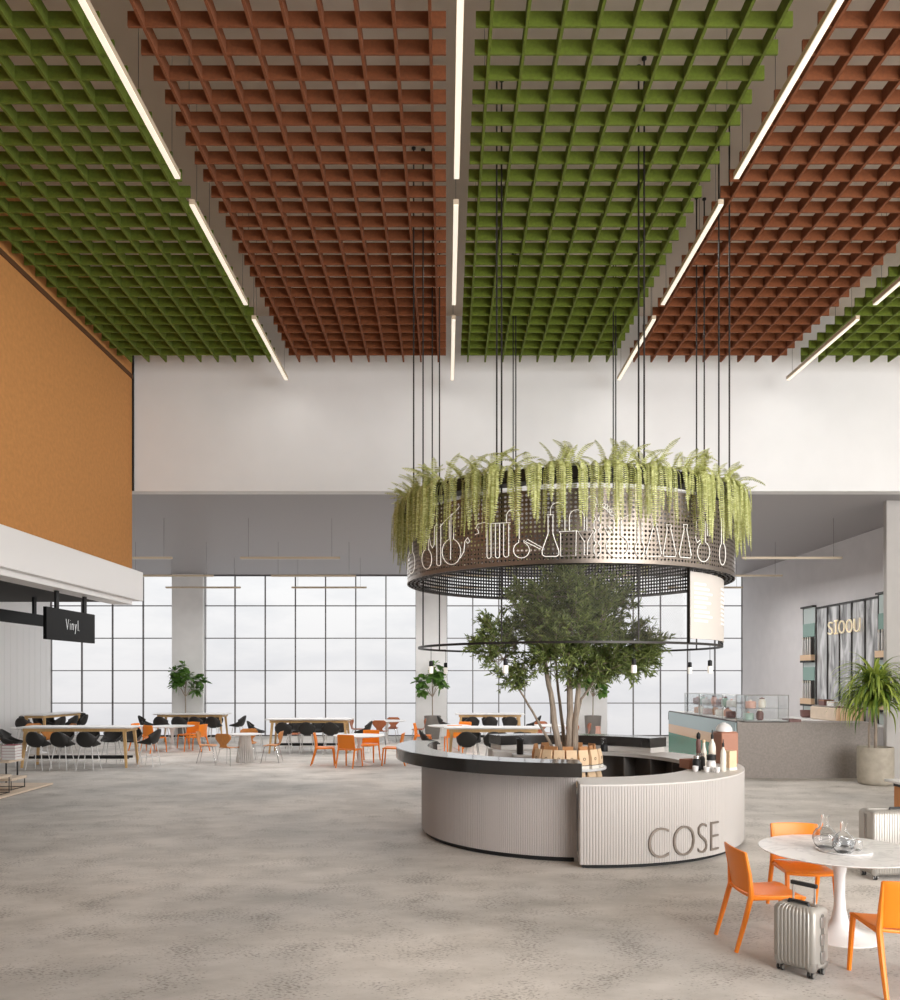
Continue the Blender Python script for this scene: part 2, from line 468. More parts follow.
def area(name, loc, rot, sx_, sy_, power, col=(1, 1, 1)):
    l = bpy.data.lights.new(name, 'AREA'); l.shape = 'RECTANGLE'; l.size = sx_; l.size_y = sy_; l.energy = power; l.color = col
    o = bpy.data.objects.new(name, l); COL.objects.link(o); o.location = loc; o.rotation_euler = rot; return o
STRIP_W, PEND_FILL_W = 9, 62
tl = thing('strip_light', '', 'strip light')
MB().box(-.03, .03, -1.345, 1.345, 0, .012).build('diffuser', M['lamp'], tl, smooth=False)
MB().box(-.034, .034, -1.35, 1.35, .012, .075).build('housing', M['pendant'], tl, smooth=False)
for y in (-1.15, 1.15): MB().tube([(0, y, .07), (0, y, Z_CEIL - 8.13)], .003, 5).build('hanging_wire', M['wire'], tl)
strip = Maker(tl)
for x, nm in ((-3.175, 'left of the rust-brown baffle'), (.125, 'in the middle gap between brown and green baffles'), (3.435, 'right of the middle green baffle'), (6.80, 'beside the right-edge green baffle')):
    for k, q in enumerate(('farthest', 'second farthest', 'third farthest', 'fourth farthest')):
        area('strip_lamp', (x, 14.56 - 3.22 * k, 8.12), (0, 0, 0), .06, 2.6, STRIP_W, (1, .98, .95))
        strip((x, 14.56 - 3.22 * k, 8.13), 0, '%s white linear strip light %s' % (q, nm), 'white strip lights between the baffles')

# linear pendants under the low ceiling
pl = thing('linear_pendant', '', 'pendant light')
MB().box(-1.2, 1.2, -.035, .035, 0, .05).build('body', M['pendant'], pl, bevel=.006)
MB().box(-1.18, 1.18, -.028, .028, -.006, 0).build('diffuser', mat('unlit_diffuser', 'd8d2c8', .5), pl, smooth=False)
for x in (-1.0, 1.0): MB().tube([(x, 0, .05), (x, 0, Z_LOW - 5.06)], .004, 5).build('hanging_wire', M['wire'], pl)
pend = Maker(pl)
for r_, (y, rn) in enumerate(((19.2, 'front'), (22.6, 'middle'), (25.6, 'window-side'))):
    for k in range(5):
        x = -7.77 + 4.03 * k
        if k == 4: x = 8.3
        area('pendant_fill', (x, y, 5.045), (0, 0, 0), 2.3, .06, PEND_FILL_W, (1, .98, .96))  # fill lamp added under each unlit pendant to brighten the back zone
        pend((x, y, 5.06), 0, '%s slim linear pendant from the left in the %s row under the low ceiling' % (ORD[k], rn), 'linear pendants under the low ceiling')

# hanging sign under the fascia
sg = thing('hanging_sign', 'black hanging sign reading VinyL under the white fascia', 'sign', (-6.62, 0, 0))
MB().box(-.03, .03, 13.2, 15.02, 2.86, 3.40).build('board', M['signboard'], sg, bevel=.006)
for y in (13.55, 14.6): MB().box(-.02, .02, y, y + .1, 3.40, 3.78).build('bracket', M['black'], sg, smooth=False)
me = text_mesh('VinyL', .235, .004, -.009, 'CENTER', 1.22)
o = mesh_obj('lettering', me, M['signtext'], sg); o.matrix_local = Matrix.Translation((.036, 14.12, 3.05)) @ Matrix.Rotation(R_(90), 4, 'Z') @ Matrix.Rotation(R_(90), 4, 'X') @ Matrix.Diagonal((.85, 1.25, 1, 1))
s2 = thing('hanging_sign', 'plain black hanging sign bar deeper in the shop on the left', 'sign', (-7.9, 0, 0))
MB().box(-.03, .03, 13.6, 15.9, 3.22, 3.44).build('board', M['signboard'], s2, bevel=.006)
for y in (14.0, 15.3): MB().box(-.02, .02, y, y + .1, 3.44, 3.78).build('bracket', M['black'], s2, smooth=False)

# ------------------------------------------------------------------ round kiosk counter
CX, CY = 1.77, 11.77
def on(a, r, z=0): return (CX + r * math.sin(R_(a)), CY - r * math.cos(R_(a)), z)
C0 = (0, 0)
kc = thing('pale_counter', 'pale fluted curved counter bearing the COSE lettering, right half of the round kiosk', 'counter', (CX, CY, 0))
MB().sector(C0, 2.2, 2.457, .05, .965, -4.9, 205, flute=(.8, .0055)).build('fluted_panel', M['white_flute'], kc, smooth=False)
MB().sector(C0, 1.76, 2.459, .966, .985, -4.9, 205, 90).sector(C0, 1.765, 1.80, .93, .966, -4.9, 205, 90).build('worktop', M['worktop'], kc, smooth=True)
MB().sector(C0, 2.22, 2.40, 0, .05, -4, 204, 60).build('kick_plate', M['kick'], kc)
MB().sector(C0, 2.17, 2.199, .05, .965, -4, 204, 60).build('back_panel', M['inner'], kc)
MB().sector(C0, 1.8, 2.17, .5, .525, -4, 204, 60).build('shelf', M['inner'], kc)
MB().sector(C0, 1.8, 2.17, .05, .075, -4, 204, 60).build('shelf', M['inner'], kc)
for k in range(14):
    a = -4 + 208 * k / 13
    MB().sector(C0, 1.8, 2.17, .076, .965, a - .3, a + .3, 1).build('divider', M['inner'], kc, smooth=False)
# raised lettering bent to the curve
me = text_mesh('COSE', .545, .012, -.012, 'LEFT', 1.0)
xs = [v.co.x for v in me.vertices]; x0, x1 = min(xs), max(xs)
for v in me.vertices:
    a = 14.2 + (v.co.x - x0) / (x1 - x0) * 26.2
    r = 2.458 + .006 + v.co.z
    v.co = Vector((r * math.sin(R_(a)), -r * math.cos(R_(a)), .10 + v.co.y))
mesh_obj('lettering', me, M['letter'], kc)

kb = thing('dark_bar_counter', 'grey fluted bar counter with overhanging black top, front left of the round kiosk', 'counter', (CX, CY, 0))
MB().sector(C0, 2.06, 2.13, .06, 1.07, -110, -5.2, flute=(.78, .008)).build('fluted_panel', M['grey_flute'], kb, smooth=False)
MB().sector(C0, 2.0, 2.08, 0, .06, -109, -6, 50).build('kick_plate', M['kick'], kb)
MB().sector(C0, 2.04, 2.5, 1.07, 1.235, -111, -4.4, 90).build('bar_top', M['slab'], kb, bevel=.006)
kk = thing('rear_bar_counter', 'rear arc of the kiosk with black bar top on pale body behind the tree', 'counter', (CX, CY, 0))
MB().sector(C0, 2.05, 2.5, 1.07, 1.23, 130, 204, 60).build('bar_top', M['slab'], kk, bevel=.006)
MB().sector(C0, 2.08, 2.47, .985, 1.07, 130.4, 203.5, 60).build('body', M['worktop'], kk)

# white cabinet and dark canister inside the ring
cb = thing('white_cabinet', 'small white open-front cabinet inside the kiosk ring left of the tree', 'cabinet', (1.28, 13.0, 0))
MB().box(-.2, .2, -.2, .2, .93, .98).box(-.2, -.17, -.2, .2, 0, .93).box(.17, .2, -.2, .2, 0, .93).box(-.17, .17, .17, .2, 0, .93).box(-.17, .17, -.2, .2, 0, .05).build('body', M['white'], cb, bevel=.004)
MB().box(-.17, .17, -.19, .17, .62, .64).build('shelf', M['inner'], cb)
cs = thing('grey_cabinet', 'low grey cabinet end beside the white open-front cabinet in the ring', 'cabinet', (.92, 13.15, 0))
MB().box(-.15, .15, -.2, .2, .03, 1.02).build('body', M['worktop'], cs, bevel=.006)
MB().box(-.14, .14, -.19, .19, 0, .03).build('kick_plate', M['kick'], cs)
cn = thing('dark_canister', 'tall dark canister standing on the white cabinet in the ring', 'canister', (1.2, 12.98, .98))
MB().lathe([(.05, 0), (.055, .01), (.055, .2), (.06, .22)], 16).build('body', M['dark_metal'], cn)
MB().lathe([(.062, .22), (.062, .25), (.02, .265), (.018, .28), (0, .28)], 16).build('lid', M['black'], cn)

# round bag display with planter in the middle, tree inside
ds = thing('bag_display', 'round two-tier white display stand circling the indoor tree', 'display stand', (CX, CY, 0))
MB().sector(C0, .27, .58, .90, .935, 0, 360, 48).build('top_tray', M['white'], ds, bevel=.008)
MB().sector(C0, .27, .6, .60, .63, 0, 360, 48).build('lower_tray', M['white'], ds, bevel=.008)
for k in range(8):
    p = (.3 * math.sin(k * math.pi / 4), .3 * math.cos(k * math.pi / 4))
    MB().tube([(p[0], p[1], 0), (p[0], p[1], .92)], .012, 8).build('post', M['black'], ds)
pp = thing('tree_planter', 'dark cylindrical planter holding the indoor tree inside the bag display', 'planter', (CX, CY, 0))
MB().lathe([(.2, 0), (.24, .04), (.25, .86), (.235, .86), (.23, .8)], 32).build('pot', M['grey_pot'], pp)
MB().lathe([(0, .8), (.228, .8), (.228, .78)], 24).build('soil', M['soil'], pp)

def bag_proto(paper):
    t = thing('coffee_bag', '', 'coffee bag')
    w, d, h = .074, .035, .265
    rows = []
    mb = MB()
    ring = lambda z, ww, dd: [(-ww, -dd, z), (0, -dd * 1.12, z), (ww, -dd, z), (ww * 1.02, 0, z), (ww, dd, z), (0, dd * 1.12, z), (-ww, dd, z), (-ww * 1.02, 0, z)]
    lv = [ring(0, w * .97, d), ring(.02, w, d * 1.05), ring(.15, w, d), ring(.21, w, d * .55), ring(h, w, .006)]
    vs = [p for r in lv for p in r]; fs = []
    for i in range(len(lv) - 1):
        for j in range(8): fs.append((i*8 + j, i*8 + (j+1) % 8, (i+1)*8 + (j+1) % 8, (i+1)*8 + j))
    fs.append(tuple(range(8))[::-1]); fs.append(tuple((len(lv)-1)*8 + j for j in range(8)))
    mb.add(vs, fs).build('pouch', paper, t)
    MB().box(-w - .002, w + .002, -d * 1.2, d * 1.2, 0.0, .045).build('base_band', M['bagwhite'], t, smooth=False)
    pr = MB().sector((0, 0), .014, .021, 0, .002, 0, 360, 16)
    pr.xf(Matrix.Translation((0, -d * 1.1 - .001, .14)) @ Matrix.Rotation(R_(90), 4, 'X'))
    pr.build('emblem', M['ink'], t)
    MB().box(-w - .003, w + .003, -d * 1.24, d * 1.24, .045, .054).build('tie', M['ink'], t, smooth=False)
    return t
b1 = Maker(bag_proto(M['kraft'])); b2 = Maker(bag_proto(M['kraft2']))
vis = [-62, -41, -20, 0, 20, 42, 64]
for k, a in enumerate(vis):
    p = on(a, .49, .936)
    b1(p, R_(a), '%s kraft coffee bag from the left in the front row of the round display' % ORD[k], 'kraft coffee bags in the front row')
for k, a in enumerate([-75, -40, -5, 32, 66]):
    p = on(a, .365, .936)
    b2(p, R_(a), '%s brown coffee bag from the left in the inner row beside the tree trunks' % ORD[k], 'brown coffee bags in the inner row', (1, 1, 1.15))
for k, a in enumerate([118, 150, 182, 214, 246]):
    p = on(a, .47, .936)
    b2(p, R_(a), '%s brown coffee bag from the right behind the tree trunks on the display' % ORD[k], 'brown coffee bags behind the trunks')
for k, a in enumerate([14, 36, 58]):
    p = on(a, .5, .632)
    b1(p, R_(a), '%s kraft coffee bag from the left on the lower tray of the display' % ORD[k], 'kraft coffee bags on the lower tray', (1, 1, .98))

# things on the pale worktop
def bottle(name, label, cat, a, r, prof, mt, cap=None, z=.985, group=None, sc=1):
    t = thing(name, label, cat, on(a, r, z), 0, group)
    MB().lathe([(q * sc, h * sc) for q, h in prof], 18).build('body', mt, t)
    if cap: MB().lathe([(q * sc, h * sc) for q, h in cap[0]], 14).build('cap', cap[1], t)
    return t
def at(x, y): return (math.degrees(math.atan2(x - CX, CY - y)), math.hypot(x - CX, y - CY))
tall = [(.038, 0), (.045, .01), (.045, .27), (.036, .32), (.017, .36), (.015, .38)]
tcap = ([(.017, .38), (.019, .43), (.008, .45), (.006, .5), (0, .5)], M['black'])
def btl(name, label, cat, x, y, prof, mt, cap=None, group=None, sc=1):
    a, r = at(x, y); return bottle(name, label, cat, a, r, prof, mt, cap, group=group, sc=sc)
btl('syrup_bottle', 'tallest cream bottle with black pump in the bottle cluster on the pale counter', 'bottle', 3.66, 11.0, tall, M['cream'], tcap, 'cream bottles on the pale counter', 1.05)
btl('syrup_bottle', 'cream bottle with black pump left of the small kraft box', 'bottle', 3.68, 10.62, tall, M['cream'], tcap, 'cream bottles on the pale counter', .85)
btl('syrup_bottle', 'slim pale bottle with kraft stopper left of the tallest cream bottle', 'bottle', 3.53, 10.95, [(.03, 0), (.034, .01), (.034, .2), (.02, .26), (.014, .32)], M['cream'], ([(.016, .32), (.018, .35), (0, .36)], M['kraft']), 'cream bottles on the pale counter', 1.1)
btl('pepper_mill', 'tall dark wooden mill behind the cream bottles on the pale counter', 'mill', 3.55, 11.25, [(.035, 0), (.04, .02), (.024, .12), (.032, .2), (.034, .34), (.02, .38)], M['plum'], ([(.02, .38), (.03, .41), (.026, .45), (0, .48)], M['black']))
btl('sauce_jar', 'black lidded jar nearest the inner edge in the bottle cluster', 'jar', 3.36, 10.72, [(.05, 0), (.055, .01), (.055, .13), (.036, .16)], M['black'], ([(.042, .16), (.042, .2), (0, .205)], M['chrome']), 'small jars on the pale counter')
btl('sauce_jar', 'black and white jar at the front of the bottle cluster', 'jar', 3.52, 10.62, [(.055, 0), (.06, .01), (.06, .12), (.04, .15)], M['white'], ([(.06, .15), (.06, .22), (0, .23)], M['black']), 'small jars on the pale counter')
btl('sauce_jar', 'chrome-lidded dark jar in the middle of the bottle cluster', 'jar', 3.45, 10.83, [(.05, 0), (.055, .01), (.055, .15), (.04, .18)], M['rubber'], ([(.046, .18), (.046, .22), (0, .23)], M['chrome']), 'small jars on the pale counter')
for k, (x, y) in enumerate(((3.42, 10.5), (3.55, 10.47), (3.30, 10.58))):
    btl('espresso_cup', ['white cup at the very front of the bottle cluster', 'white cup right of the front cup', 'white cup left of the front cup'][k], 'cup', x, y, [(.022, 0), (.035, .02), (.04, .075), (.036, .075), (.03, .02), (0, .015)], M['white'], None, 'white cups on the pale counter')
bx = thing('kraft_box', 'small upright kraft box beside the cream bottles on the pale counter', 'box', on(*at(3.83, 10.78), .985), R_(30))
MB().box(-.07, .07, -.05, .05, 0, .26).build('carton', M['kraft'], bx, bevel=.003)
MB().box(-.072, .072, -.052, .052, 0, .035).build('base_band', M['bagwhite'], bx, smooth=False)
ct = thing('terracotta_bin', 'square terracotta bin with white bowl on it at the right end of the pale counter', 'bin', on(86, 2.29, .985), R_(10))
MB().box(-.13, .13, -.13, .13, 0, .45).build('body', M['copper'], ct, bevel=.012)
MB().box(-.115, .115, -.115, .115, .45, .463).build('lid', M['copper'], ct, bevel=.004)
bw = thing('white_bowl', 'upturned white bowl on top of the terracotta bin', 'bowl', on(86, 2.27, 1.449), 0)
MB().lathe([(.12, 0), (.115, .04), (.09, .085), (.05, .11), (.03, .115), (.028, .125), (0, .125)], 24).build('bowl', M['white'], bw)
tr = thing('copper_tray', 'open copper-brown box left of the bottle cluster on the pale counter', 'box', on(*at(3.36, 11.0), .985), R_(20))
MB().box(-.1, .1, -.11, .11, 0, .012).box(-.1, -.09, -.11, .11, .012, .12).box(.09, .1, -.11, .11, .012, .12).box(-.09, .09, -.11, -.1, .012, .12).box(-.09, .09, .1, .11, .012, .12).build('box', M['copper'], tr)
gr = thing('coffee_grinder', 'small black grinder with clear hopper on the rear worktop right of the bags', 'grinder', on(152, 1.88, .985))
MB().lathe([(.06, 0), (.065, .02), (.06, .1), (.05, .12)], 18).build('base', M['black'], gr)
MB().lathe([(.045, .12), (.06, .2), (.06, .22), (0, .225)], 18).build('hopper', M['acrylic'], gr)

# ------------------------------------------------------------------ hanging canopy ring
RB = 2.335
cn = thing('hanging_canopy', 'round hanging canopy of perforated metal with white glassware line drawings over the kiosk', 'canopy', (CX, CY, 0))
RODS = [-75 + 45 * k for k in range(8)]
# perforated band: every cell is a square with an octagonal hole
NC, NRW, ZB, ZT = 276, 15, 3.62, 4.44
mb = MB(); vs = []; fs = []
dz = (ZT - ZB) / NRW; da = 360 / NC
idx = {}
def gv(i, j):
    i %= NC
    k = (i, j)
    if k not in idx:
        a = R_(i * da); idx[k] = len(vs); vs.append((RB * math.sin(a), -RB * math.cos(a), ZB + j * dz))
    return idx[k]
for i in range(NC):
    for j in range(NRW):
        ac, zc = (i + .5) * da, ZB + (j + .5) * dz
        ring = []
        for q in range(8):
            t = R_(22.5 + 45 * q); rr = .0165
            a = R_(ac) + math.cos(t) * rr / RB
            ring.append(len(vs)); vs.append((RB * math.sin(a), -RB * math.cos(a), zc + math.sin(t) * rr))
        tr_, tl_, bl_, br_ = gv(i+1, j+1), gv(i, j+1), gv(i, j), gv(i+1, j)
        fs += [(ring[0], tr_, ring[1]), (ring[1], tr_, tl_, ring[2]), (ring[2], tl_, ring[3]), (ring[3], tl_, bl_, ring[4]),
               (ring[4], bl_, ring[5]), (ring[5], bl_, br_, ring[6]), (ring[6], br_, ring[7]), (ring[7], br_, tr_, ring[0])]
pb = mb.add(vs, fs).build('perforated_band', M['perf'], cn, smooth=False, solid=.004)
pb.data.materials.append(M['kick']); pb.modifiers[0].material_offset = 1  # inner face coloured black to stand in for the shade inside the band
MB().sector(C0, RB - .004, RB + .006, ZT, ZT + .03, 0, 360, 120).build('top_rim', M['perf'], cn)
MB().sector(C0, RB - .006, RB + .006, ZB - .035, ZB, 0, 360, 120).build('bottom_rim', M['perf'], cn)
fl = MB()
for r in (2.17, 2.23, 2.285):
    fl.sector(C0, r - .012, r + .012, ZB - .03, ZB - .012, 0, 360, 120)
for k in range(72): fl.sector(C0, 2.16, RB, ZB - .034, ZB - .014, k*5 - .25, k*5 + .25, 1)
fl.build('flange', M['dark_metal'], cn)
# planter troughs
NT = 24
for k in range(NT):
    a = k * 15 + 4
    m4 = Matrix.Rotation(R_(a), 4, 'Z')
    q = MB()
    w, d, h = .29, .11, .15
    y = -2.27
    q.box(-w, w, y - d, y - d + .012, 4.57, 4.57 + h, m4).box(-w, w, y + d - .012, y + d, 4.57, 4.57 + h, m4)
    q.box(-w, w, y - d, y + d, 4.57, 4.585, m4).box(-w, w, y - d + .012, y + d - .012, 4.585, 4.69, m4)
    q.box(-w, -w + .012, y - d + .01, y + d - .01, 4.585, 4.57 + h, m4).box(w - .012, w, y - d + .01, y + d - .01, 4.585, 4.57 + h, m4)
    q.build('planter_trough', M['dark_metal'], cn, smooth=False)
for a in RODS:
    s_, c_ = math.sin(R_(a)), -math.cos(R_(a))
    for r, z0 in ((2.30, 4.6), (2.165, 2.66)):
        MB().tube([(r * s_, r * c_, z0), (r * s_, r * c_, Z_CEIL)], .011, 8).build('hanging_rod', M['dark_metal'], cn)
    MB().lathe([(.03, 0), (.03, -.02)], 12, (2.30 * s_, 2.30 * c_, Z_CEIL)).lathe([(.03, 0), (.03, -.02)], 12, (2.165 * s_, 2.165 * c_, Z_CEIL)).build('ceiling_mount', M['black'], cn)
MB().sector(C0, 2.15, 2.18, 2.645, 2.675, 0, 360, 120).build('lower_ring', M['dark_metal'], cn)
# fine diamond net on the front right of the cage
nt_ = MB(); p_ = .036; z0, z1 = 2.68, 3.59; Rn = 2.168
arc0, arc1 = R_(-30) * Rn, R_(34) * Rn
def netline(u0, sgn):
    pts = []
    for i in range(13):
        z = z0 + (z1 - z0) * i / 12
        u = u0 + sgn * (z - z0)
        if arc0 - 1e-6 <= u <= arc1 + 1e-6: pts.append((Rn * math.sin(u / Rn), -Rn * math.cos(u / Rn), z))
    if len(pts) > 1: nt_.tube(pts, .0008, 3, caps=False)
u = arc0 - (z1 - z0)
while u < arc1 + (z1 - z0):
    netline(u, 1); netline(u, -1); u += p_
nt_.build('wire_net', M['net'], cn)
# cream menu board on the right of the cage
mbd = MB().sector(C0, 2.172, 2.19, 2.72, 3.56, 35.5, 84, 30).build('menu_board', M['menu'], cn)
for col, (a0, a1) in enumerate(((38, 50), (60, 72))):
    tx = MB()
    for k in range(9):
        z = 3.40 - k * .058
        ln = (a1 - a0) * (.6 + .4 * ((k * 7 + col * 3) % 5) / 4)
        tx.sector(C0, 2.19, 2.1925, z, z + .026, a0, a0 + ln, 8)
    tx.build('menu_lines', M['menutext'], mbd)
MB().sector(C0, 2.165, 2.2, 2.66, 2.74, 78, 84, 4).build('corner_bracket', M['black'], cn)
MB().sector(C0, 2.165, 2.2, 2.66, 3.6, 35, 35.5, 1).build('board_post', M['dark_metal'], cn)
NEON=[
('flask',[(-75.17,4.13),(-75.17,3.979),(-76.96,3.962),(-78.52,3.929),(-79.45,3.884),(-79.38,3.83),(-78.36,3.774),(-76.76,3.724),(-74.96,3.689),(-73.2,3.671),(-71.66,3.672),(-70.42,3.692),(-69.55,3.727),(-69.09,3.773),(-69.06,3.825),(-69.47,3.876),(-70.3,3.922),(-71.5,3.957),(-71.5,4.105)]),
('flask',[(-60.57,4.184),(-60.57,3.924),(-61.58,3.906),(-62.35,3.875),(-62.76,3.834),(-62.74,3.788),(-62.3,3.743),(-61.51,3.704),(-60.48,3.676),(-59.37,3.663),(-58.3,3.666),(-57.39,3.684),(-56.73,3.715),(-56.38,3.755),(-56.36,3.8),(-56.69,3.845),(-57.33,3.883),(-58.22,3.911),(-58.22,4.169)]),
('tube',[(-60.26,4.182),(-58.79,4.21),(-56.99,3.972),(-55.94,3.922),(-54.92,3.96),(-54.67,4.19),(-53.45,4.234)]),
('test_tube',[(-53.45,4.225),(-53.45,3.705),(-53.31,3.691),(-52.92,3.68),(-52.39,3.674),(-51.88,3.675),(-51.5,3.683),(-51.37,3.695),(-51.37,4.212)]),
('flask',[(-47.32,4.231),(-47.32,3.989),(-48.74,3.972),(-49.88,3.936),(-50.56,3.885),(-50.66,3.826),(-50.17,3.767),(-49.17,3.716),(-47.82,3.679),(-46.32,3.662),(-44.88,3.667),(-43.66,3.692),(-42.8,3.735),(-42.4,3.788),(-42.48,3.847),(-43.05,3.903),(-44.04,3.948),(-45.35,3.979),(-45.35,4.219)]),
('tube',[(-51.82,4.172),(-48.55,4.252),(-46.72,4.283),(-44.11,4.338),(-42.91,4.387)]),
('rod',[(-46.52,4.31),(-46.72,3.726)]),
('tube',[(-42.55,3.731),(-41.12,3.808),(-40.77,3.931),(-39.65,3.973),(-38.8,3.922),(-39.65,3.898),(-40.25,3.929)]),
('tube',[(-36.89,3.997),(-35.53,4.01),(-35.93,4.061),(-36.73,4.07),(-35.93,4.121),(-33.57,4.132),(-32.35,4.111)]),
('rack',[(-32.96,4.113),(-24.98,4.099)]),
('test_tube',[(-32.65,4.115),(-32.65,3.713),(-32.56,3.7),(-32.31,3.691),(-31.97,3.686),(-31.63,3.689),(-31.38,3.697),(-31.29,3.709),(-31.29,4.109)]),
('test_tube',[(-29.82,4.103),(-29.82,3.711),(-29.72,3.698),(-29.47,3.687),(-29.12,3.683),(-28.78,3.685),(-28.53,3.694),(-28.44,3.707),(-28.44,4.098)]),
('test_tube',[(-27.15,4.093),(-27.15,3.719),(-27.04,3.703),(-26.74,3.691),(-26.34,3.686),(-25.94,3.689),(-25.64,3.699),(-25.54,3.714),(-25.54,4.088)]),
('tube',[(-26.23,4.103),(-26.23,4.182),(-26.08,4.211),(-25.65,4.234),(-25.01,4.248),(-24.26,4.252),(-23.51,4.243),(-22.88,4.225),(-22.46,4.199),(-22.31,4.169),(-22.31,3.891)]),
('flask',[(-22.45,3.884),(-22.45,3.852),(-23.19,3.837),(-23.74,3.813),(-24.04,3.783),(-24.05,3.749),(-23.76,3.717),(-23.21,3.69),(-22.47,3.671),(-21.64,3.664),(-20.81,3.668),(-20.09,3.683),(-19.56,3.707),(-19.28,3.738),(-19.28,3.771),(-19.57,3.803),(-20.11,3.829),(-20.84,3.847),(-20.84,3.879)]),
('tube',[(-20.44,3.857),(-19.77,3.882),(-15.66,3.778),(-16.04,3.758),(-20.44,3.857)]),
('flask',[(-14.11,4.163),(-13.79,4.144),(-13.79,3.938),(-14.56,3.848),(-15.53,3.744),(-15.46,3.691),(-14.75,3.669),(-11.37,3.664),(-10.67,3.687),(-10.67,3.729),(-11.69,3.843),(-12.39,3.936),(-12.39,4.141),(-12.07,4.159),(-14.11,4.163)]),
('tube',[(-13.09,4.153),(-13.09,4.22),(-12.93,4.252),(-12.48,4.279),(-11.81,4.296),(-11.02,4.301),(-10.23,4.294),(-9.57,4.274),(-9.12,4.246),(-8.96,4.213),(-8.96,3.966)]),
('beaker',[(-10.67,3.955),(-10.17,3.938),(-10.17,3.666),(-5.87,3.667),(-5.75,3.949),(-5.37,3.962),(-10.67,3.955)]),
('tube',[(-7.7,3.969),(-7.7,4.125),(-7.54,4.158),(-7.08,4.186),(-6.4,4.205),(-5.59,4.211),(-4.78,4.203),(-4.1,4.184),(-3.64,4.155),(-3.48,4.122),(-3.48,3.966)]),
('funnel',[(-5.24,3.954),(-0.82,3.963),(-2.47,3.835),(-2.59,3.676),(-3.48,3.676),(-3.48,3.836),(-5.24,3.954)]),
('tube',[(-2.72,3.961),(-2.72,4.311),(-2.61,4.334),(-2.29,4.353),(-1.82,4.366),(-1.26,4.37),(-0.7,4.366),(-0.23,4.353),(0.09,4.333),(0.2,4.31),(0.2,4.287)]),
('condenser',[(-0.25,4.271),(-0.25,4.234),(-0.69,4.214),(-0.69,4.135),(-0.25,4.114),(-0.25,4.091),(-0.69,4.07),(-0.69,3.992),(-0.25,3.971),(-0.25,3.947),(-0.69,3.926),(-0.69,3.848),(-0.25,3.827),(-0.25,3.804),(-0.69,3.783),(-0.69,3.704),(-0.25,3.684),(-0.12,3.66),(0.45,3.66),(0.65,3.684),(1.09,3.704),(1.09,3.783),(0.65,3.804),(0.65,3.827),(1.09,3.848),(1.09,3.926),(0.65,3.947),(0.65,3.971),(1.09,3.992),(1.09,4.07),(0.65,4.091),(0.65,4.114),(1.09,4.135),(1.09,4.214),(0.65,4.234),(0.65,4.271),(-0.25,4.271)]),
('coil',[(0.84,4.297),(1.48,4.289),(1.15,4.281),(1.07,4.26),(1.32,4.24),(1.81,4.231),(2.3,4.239),(2.55,4.258),(2.47,4.278),(2.14,4.285),(1.82,4.275),(1.73,4.253),(1.98,4.232),(2.48,4.222),(2.97,4.228),(3.22,4.247),(3.14,4.265),(2.81,4.271),(2.49,4.26),(2.4,4.237),(2.65,4.214),(3.15,4.203),(3.64,4.209),(3.9,4.226),(3.81,4.243),(3.48,4.248),(3.16,4.236),(3.07,4.212),(3.32,4.188),(3.82,4.175),(4.32,4.18),(4.57,4.196),(4.48,4.212),(4.16,4.215),(3.83,4.202),(3.74,4.177),(4.0,4.151),(4.49,4.138),(4.99,4.142),(5.25,4.157),(5.16,4.171),(4.83,4.173),(5.81,4.138),(6.14,4.091)]),
('flask',[(5.09,4.085),(5.09,3.905),(4.09,3.883),(3.35,3.848),(2.95,3.805),(2.93,3.759),(3.31,3.716),(4.03,3.681),(5.01,3.659),(6.14,3.652),(7.27,3.66),(8.28,3.684),(9.02,3.72),(9.42,3.764),(9.4,3.81),(8.98,3.852),(8.21,3.886),(7.19,3.907),(7.19,4.087)]),
('tube',[(5.35,3.915),(4.83,3.98),(4.31,3.954),(3.02,4.026),(2.25,4.005),(3.66,3.901)]),
('tube',[(7.19,4.1),(8.79,4.136),(10.68,4.17)]),
('flask',[(12.33,4.088),(12.33,3.839),(11.95,3.821),(11.7,3.795),(11.57,3.766),(11.6,3.735),(11.78,3.707),(12.09,3.685),(12.49,3.671),(12.95,3.666),(13.41,3.672),(13.82,3.687),(14.13,3.711),(14.31,3.739),(14.35,3.77),(14.22,3.799),(13.96,3.824),(13.58,3.841),(13.58,4.091)]),
('erlenmeyer_flask',[(17.01,4.071),(17.23,4.024),(14.85,3.703),(15.21,3.672),(19.54,3.68),(20.0,3.713),(18.34,4.027),(18.56,4.075),(17.01,4.071)]),
('erlenmeyer_flask',[(21.7,4.062),(22.01,4.01),(20.61,3.714),(20.92,3.683),(24.92,3.687),(25.25,3.726),(23.28,4.014),(23.61,4.068),(21.7,4.062)]),
('erlenmeyer_flask',[(27.99,4.083),(28.34,4.03),(26.43,3.729),(26.77,3.687),(30.9,3.688),(31.28,3.727),(29.42,4.034),(29.79,4.09),(27.99,4.083)]),
('flask',[(36.12,4.157),(36.12,3.901),(35.18,3.877),(34.48,3.842),(34.09,3.801),(34.06,3.757),(34.38,3.717),(35.03,3.686),(35.93,3.666),(36.99,3.662),(38.09,3.674),(39.08,3.7),(39.83,3.737),(40.21,3.781),(40.17,3.825),(39.71,3.863),(38.91,3.892),(37.89,3.908),(37.89,4.166)]),
('tube',[(33.62,4.146),(33.22,3.94),(34.03,3.889),(35.27,3.921)]),
('tube',[(38.81,4.184),(39.05,3.992),(40.25,3.998),(40.25,4.219)]),
('flask',[(47.53,4.26),(47.53,3.935),(46.87,3.906),(46.39,3.866),(46.14,3.819),(46.14,3.771),(46.41,3.726),(46.9,3.692),(47.57,3.67),(48.37,3.665),(49.19,3.677),(49.95,3.705),(50.54,3.745),(50.86,3.793),(50.87,3.842),(50.56,3.887),(49.99,3.922),(49.24,3.943),(49.24,4.27)]),
]
